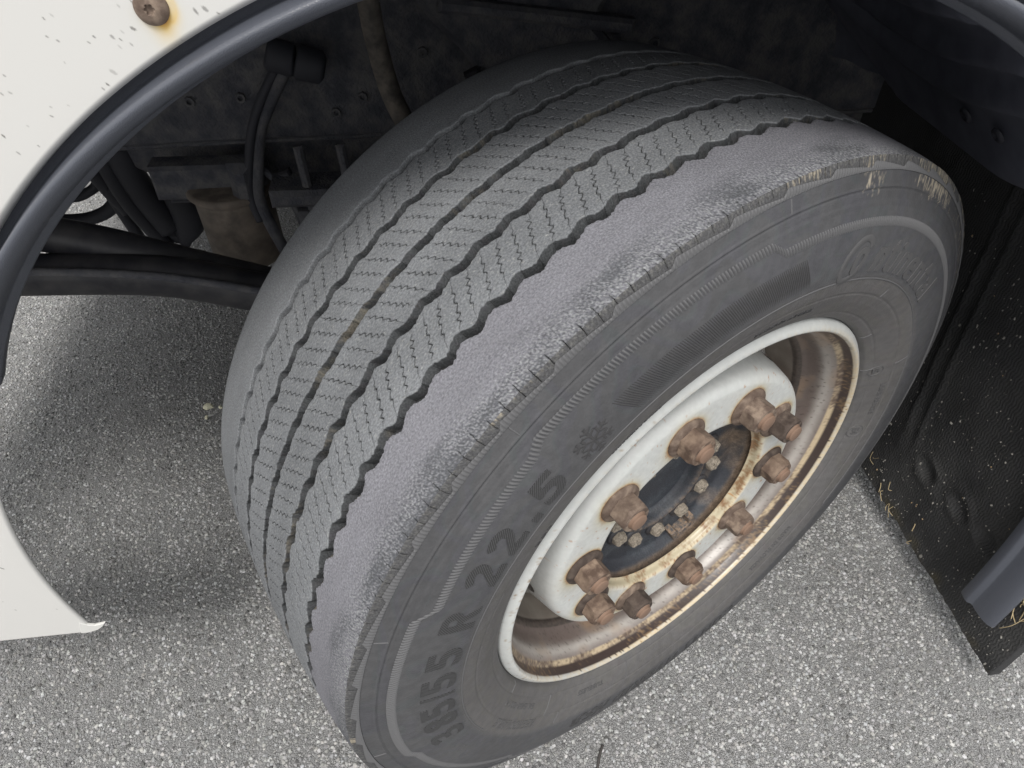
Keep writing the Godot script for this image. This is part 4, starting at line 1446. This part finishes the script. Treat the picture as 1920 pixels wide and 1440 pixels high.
	var pp := PackedVector2Array([Vector2(0.0, 0.428), Vector2(0.045, 0.430), Vector2(0.060, 0.436), Vector2(0.0665, 0.447), Vector2(0.068, 0.462), Vector2(0.0685, 0.50), Vector2(0.069, 0.560), Vector2(0.0695, 0.574), Vector2(0.074, 0.576), Vector2(0.074, 0.590), Vector2(0.0, 0.592)])
	var pm := mi("pot_bowl", lathe(refine(pp, 0.006), 64), M.dusty_pot, pot)
	pm.rotation.x = -PI / 2
	var plug := mi("pot_plug", nut_mesh(0.013, 0.0, 0.012), M.dirty_frame, pot)
	plug.position = Vector3(0, 0.420, 0)
	plug.rotation.x = PI / 2

	# hoses and cables
	var h := thing("air_hose", "muddy grey rubber hose hanging down beside the tyre's top", "hose")
	mi("hose_run", tube(curve([Vector3(-0.375, 1.02, -0.62), Vector3(-0.370, 0.917, -0.62), Vector3(-0.366, 0.859, -0.62), Vector3(-0.352, 0.78, -0.62), Vector3(-0.325, 0.715, -0.62), Vector3(-0.28, 0.64, -0.62)], 8), 0.0165, 14), M.muddy_hose, h)
	var w := thing("wiring_connector", "black two-part plug on the frame rail with its cable running down", "connector")
	var body := mi("plug_body", tube(PackedVector3Array([Vector3(-0.545, 0.825, -0.70), Vector3(-0.540, 0.823, -0.70), Vector3(-0.508, 0.812, -0.70), Vector3(-0.503, 0.811, -0.70)]), 0.026, 18, PackedFloat32Array([0.020, 0.026, 0.026, 0.022])), M.black_hose, w)
	body.name = "plug_body"
	mi("plug_cap", tube(PackedVector3Array([Vector3(-0.502, 0.811, -0.70), Vector3(-0.497, 0.809, -0.70), Vector3(-0.464, 0.799, -0.70), Vector3(-0.458, 0.797, -0.70)]), 0.027, 18, PackedFloat32Array([0.022, 0.028, 0.026, 0.016])), M.black_hose, w)
	var dim: StandardMaterial3D = M.dirty_frame
	mi("cable", tube(curve([Vector3(-0.520, 0.800, -0.70), Vector3(-0.555, 0.750, -0.70), Vector3(-0.585, 0.700, -0.70), Vector3(-0.602, 0.640, -0.69), Vector3(-0.612, 0.585, -0.68), Vector3(-0.602, 0.535, -0.67), Vector3(-0.585, 0.480, -0.66)], 8), 0.0105, 12), dim, w)
	mi("cable", tube(curve([Vector3(-0.535, 0.800, -0.70), Vector3(-0.572, 0.750, -0.695), Vector3(-0.602, 0.690, -0.69), Vector3(-0.625, 0.600, -0.68), Vector3(-0.618, 0.545, -0.67)], 8), 0.008, 10), M.black_hose, w)
	# the tangle under the front of the cab
	var t := thing("brake_hoses", "tangle of black brake hoses and rods under the front, against bright ground", "hoses")
	for q in [
		[0.016, [Vector3(-0.935, 0.72, -0.85), Vector3(-0.93, 0.60, -0.85), Vector3(-0.915, 0.50, -0.85), Vector3(-0.885, 0.42, -0.85), Vector3(-0.862, 0.36, -0.85)]],
		[0.028, [Vector3(-0.905, 0.74, -0.86), Vector3(-0.900, 0.62, -0.86), Vector3(-0.885, 0.52, -0.86), Vector3(-0.855, 0.43, -0.86)]],
		[0.016, [Vector3(-1.00, 0.74, -0.87), Vector3(-0.985, 0.63, -0.87), Vector3(-0.955, 0.53, -0.87), Vector3(-0.930, 0.47, -0.87)]],
		[0.013, [Vector3(-1.10, 0.62, -0.89), Vector3(-1.03, 0.585, -0.89), Vector3(-0.97, 0.60, -0.89), Vector3(-0.93, 0.66, -0.89)]],
		[0.012, [Vector3(-0.985, 0.70, -0.88), Vector3(-0.965, 0.56, -0.88), Vector3(-0.950, 0.47, -0.88), Vector3(-0.930, 0.37, -0.88), Vector3(-0.905, 0.29, -0.88)]],
		[0.014, [Vector3(-1.22, 0.47, -0.90), Vector3(-1.08, 0.440, -0.90), Vector3(-1.00, 0.450, -0.90), Vector3(-0.955, 0.490, -0.90), Vector3(-0.945, 0.56, -0.90), Vector3(-0.96, 0.68, -0.9)]],
		[0.010, [Vector3(-1.22, 0.52, -0.92), Vector3(-1.08, 0.482, -0.92), Vector3(-1.02, 0.490, -0.92), Vector3(-0.985, 0.53, -0.92), Vector3(-0.985, 0.66, -0.92)]],
		[0.015, [Vector3(-0.945, 0.53, -0.87), Vector3(-0.915, 0.465, -0.87), Vector3(-0.875, 0.415, -0.87), Vector3(-0.835, 0.405, -0.87), Vector3(-0.81, 0.44, -0.87)]],
	]:
		mi("hose", tube(curve(q[1], 8), q[0], 12), M.black_hose, t)
	var cyl := thing("brake_chamber", "small black pear-shaped chamber hanging beside the brown pot", "brake chamber")
	mi("chamber_body", tube(curve([Vector3(-0.838, 0.545, -0.86), Vector3(-0.818, 0.500, -0.86), Vector3(-0.812, 0.455, -0.86), Vector3(-0.835, 0.405, -0.86), Vector3(-0.846, 0.375, -0.86)], 5), 0.03, 18, PackedFloat32Array([0.008, 0.016, 0.022, 0.026, 0.028, 0.030, 0.031, 0.032, 0.033, 0.033, 0.033, 0.032, 0.030, 0.026, 0.022, 0.017, 0.013, 0.010, 0.009, 0.008, 0.007])), M.black_hose, cyl)
	mi("chamber_rod", tube(PackedVector3Array([Vector3(-0.846, 0.378, -0.86), Vector3(-0.872, 0.318, -0.86), Vector3(-0.876, 0.310, -0.86), Vector3(-0.892, 0.270, -0.86)]), 0.01, 10, PackedFloat32Array([0.008, 0.008, 0.014, 0.015])), M.black_hose, cyl)


# ---------------------------------------------------------------- ground
func stone_mesh(seed_: int, flat: float) -> ArrayMesh:
	var p := RandomNumberGenerator.new()
	p.seed = seed_
	var st := SurfaceTool.new()
	st.begin(Mesh.PRIMITIVE_TRIANGLES)
	st.set_smooth_group(-1)
	var n := 6
	var rings := [PackedVector3Array(), PackedVector3Array()]
	for k in n:
		var a := TAU * k / n + p.randf_range(-0.25, 0.25)
		var r := p.randf_range(0.78, 1.1)
		rings[0].append(Vector3(cos(a) * r, -flat * 0.6, sin(a) * r))
		rings[1].append(Vector3(cos(a) * r * p.randf_range(0.55, 0.8), flat * p.randf_range(0.55, 0.95), sin(a) * r * p.randf_range(0.55, 0.8)))
	var top := Vector3(p.randf_range(-0.15, 0.15), flat, p.randf_range(-0.15, 0.15))
	for k in n:
		var k2 := (k + 1) % n
		for q in [rings[0][k], rings[0][k2], rings[1][k], rings[1][k], rings[0][k2], rings[1][k2], rings[1][k], rings[1][k2], top]:
			st.add_vertex(q)
	st.generate_normals()
	return st.commit()

func build_ground() -> void:
	var g := MeshInstance3D.new()
	var pm := PlaneMesh.new()
	pm.size = Vector2(80, 80)
	g.mesh = pm
	g.material_override = M.asphalt_binder
	put(g, "asphalt", self)
	g.set_meta("kind", "structure")
	g.set_meta("label", "rough grey asphalt with exposed pale stone chips")
	g.set_meta("category", "asphalt")
	# stone chips in the surface: real stones near the camera
	var prng := RandomNumberGenerator.new()
	prng.seed = 4242
	for variant in 3:
		var mm := MultiMesh.new()
		mm.transform_format = MultiMesh.TRANSFORM_3D
		mm.use_colors = true
		mm.mesh = stone_mesh(90 + variant, 0.42)
		var where: Array[Transform3D] = []
		var tint := PackedColorArray()
		for i in 100000:
			var x := prng.randf_range(-1.95, 0.95)
			var z := prng.randf_range(-2.3, 0.42)
			if x > -0.30 and z < -0.55 or z < -1.2 and x > -0.6:
				continue
			var s := 0.0016 + 0.0034 * pow(prng.randf(), 1.8)
			var b := Basis.from_euler(Vector3(prng.randf_range(-0.25, 0.25), prng.randf() * TAU, prng.randf_range(-0.25, 0.25))).scaled_local(Vector3(s, s * prng.randf_range(0.7, 1.0), s * prng.randf_range(0.65, 1.0)))
			where.append(Transform3D(b, Vector3(x, prng.randf_range(-0.0001, 0.0008), z)))
			var t := prng.randf()
			var k := (0.25 + 0.27 * prng.randf()) * (1.0 + 0.24 * nz.get_noise_2d(x * 700.0, z * 700.0) + 0.16 * nz.get_noise_2d(x * 130.0 + 60.0, z * 130.0))
			if t < 0.12:
				k = prng.randf_range(0.52, 0.70)
			elif t > 0.88:
				k = prng.randf_range(0.12, 0.20)
			tint.append(Color(k * prng.randf_range(0.97, 1.03), k, k * prng.randf_range(0.95, 1.03)))
		mm.instance_count = where.size()
		for i in where.size():
			mm.set_instance_transform(i, where[i])
			mm.set_instance_color(i, tint[i])
		var o := MultiMeshInstance3D.new()
		o.multimesh = mm
		o.material_override = M.chipping_stone
		put(o, "stone_chips", self)
		o.set_meta("kind", "stuff")
		o.set_meta("label", ["grey stone chips bedded in the asphalt surface", "angular stone chips bedded in the asphalt around the wheel", "rounded stone chips bedded in the asphalt around the wheel"][variant])
		o.set_meta("category", "stone chips")

func build_litter() -> void:
	var a := mi("pebble", stone_mesh(301, 0.7), M.pale_stone, self)
	a.transform = Transform3D(Basis.from_euler(Vector3(0.2, 0.6, 0)).scaled(Vector3(0.0125, 0.010, 0.010)), Vector3(-0.887, 0.005, -0.752))
	tag(a, "largest cream pebble on the dark asphalt left of the tyre", "pebble")
	var b := mi("pebble", stone_mesh(302, 0.7), M.pale_stone, self)
	b.transform = Transform3D(Basis.from_euler(Vector3(0.1, 1.6, 0)).scaled(Vector3(0.0060, 0.0055, 0.0052)), Vector3(-0.858, 0.003, -0.748))
	tag(b, "small pale pebble just right of the largest cream pebble", "pebble")
	var d := mi("pebble", stone_mesh(303, 0.7), M.pale_stone, self)
	d.transform = Transform3D(Basis.from_euler(Vector3(0.1, 2.2, 0.2)).scaled(Vector3(0.0055, 0.0045, 0.0065)), Vector3(-0.885, 0.003, -0.718))
	tag(d, "small cream pebble just in front of the largest cream pebble", "pebble")
	var t := mi("twig", tube(curve([Vector3(-0.098, 0.004, 0.108), Vector3(-0.106, 0.006, 0.122), Vector3(-0.1155, 0.004, 0.146)], 5), 0.0024, 7), M.twig_bark, self)
	tag(t, "short dark twig lying on the asphalt below the tyre", "twig")


# ---------------------------------------------------------------- scene
func _ready() -> void:
	var cam := Camera3D.new()
	cam.name = "camera"
	cam.fov = 57.76
	cam.near = 0.02
	cam.far = 200.0
	add_child(cam)
	var eye := Vector3(-0.29059, 0.74967 + AXLE, 0.48826)
	cam.look_at_from_position(eye, eye + Vector3(0.081516, -0.699355, -0.710110), Vector3.UP)
	cam.current = true

	var env := Environment.new()
	env.background_mode = Environment.BG_SKY
	var sky_mat := ProceduralSkyMaterial.new()
	sky_mat.sky_top_color = Color(1.0, 1.0, 1.0)
	sky_mat.sky_horizon_color = Color(0.77, 0.775, 0.78)
	sky_mat.sky_curve = 0.45
	sky_mat.ground_bottom_color = Color(0.42, 0.42, 0.41)
	sky_mat.ground_horizon_color = Color(0.62, 0.62, 0.61)
	var sky := Sky.new()
	sky.sky_material = sky_mat
	env.sky = sky
	env.background_energy_multiplier = 1.0
	env.tonemap_mode = Environment.TONE_MAPPER_LINEAR
	env.tonemap_exposure = 1.80
	env.sdfgi_enabled = true
	env.ssao_enabled = true
	env.ssil_enabled = true
	var we := WorldEnvironment.new()
	we.name = "world_environment"
	we.environment = env
	add_child(we)

	var sun := DirectionalLight3D.new()
	sun.name = "sun"
	sun.light_energy = 0.5
	sun.light_color = Color(1.0, 0.985, 0.965)
	sun.light_angular_distance = 20.0
	sun.shadow_enabled = true
	add_child(sun)
	sun.look_at_from_position(Vector3(-0.75, 2.8, 1.55), Vector3.ZERO, Vector3.UP)

	rng.seed = 1
	nz.seed = 12
	nz.frequency = 0.01
	nz.fractal_octaves = 3
	nfine.seed = 34
	nfine.frequency = 0.02
	nfine.fractal_octaves = 2
	make_materials()

	build_ground()
	build_body()
	build_liner()
	build_chassis()

	var wheel := thing("front_wheel", "steered truck wheel with worn tyre and rusty nuts on a white disc", "wheel", Vector3(0, AXLE, 0))
	wheel.rotation.y = deg_to_rad(TURN)
	build_tyre(wheel)
	build_rim(wheel)

	build_trim()
	build_flap()
	build_straw()
	build_litter()
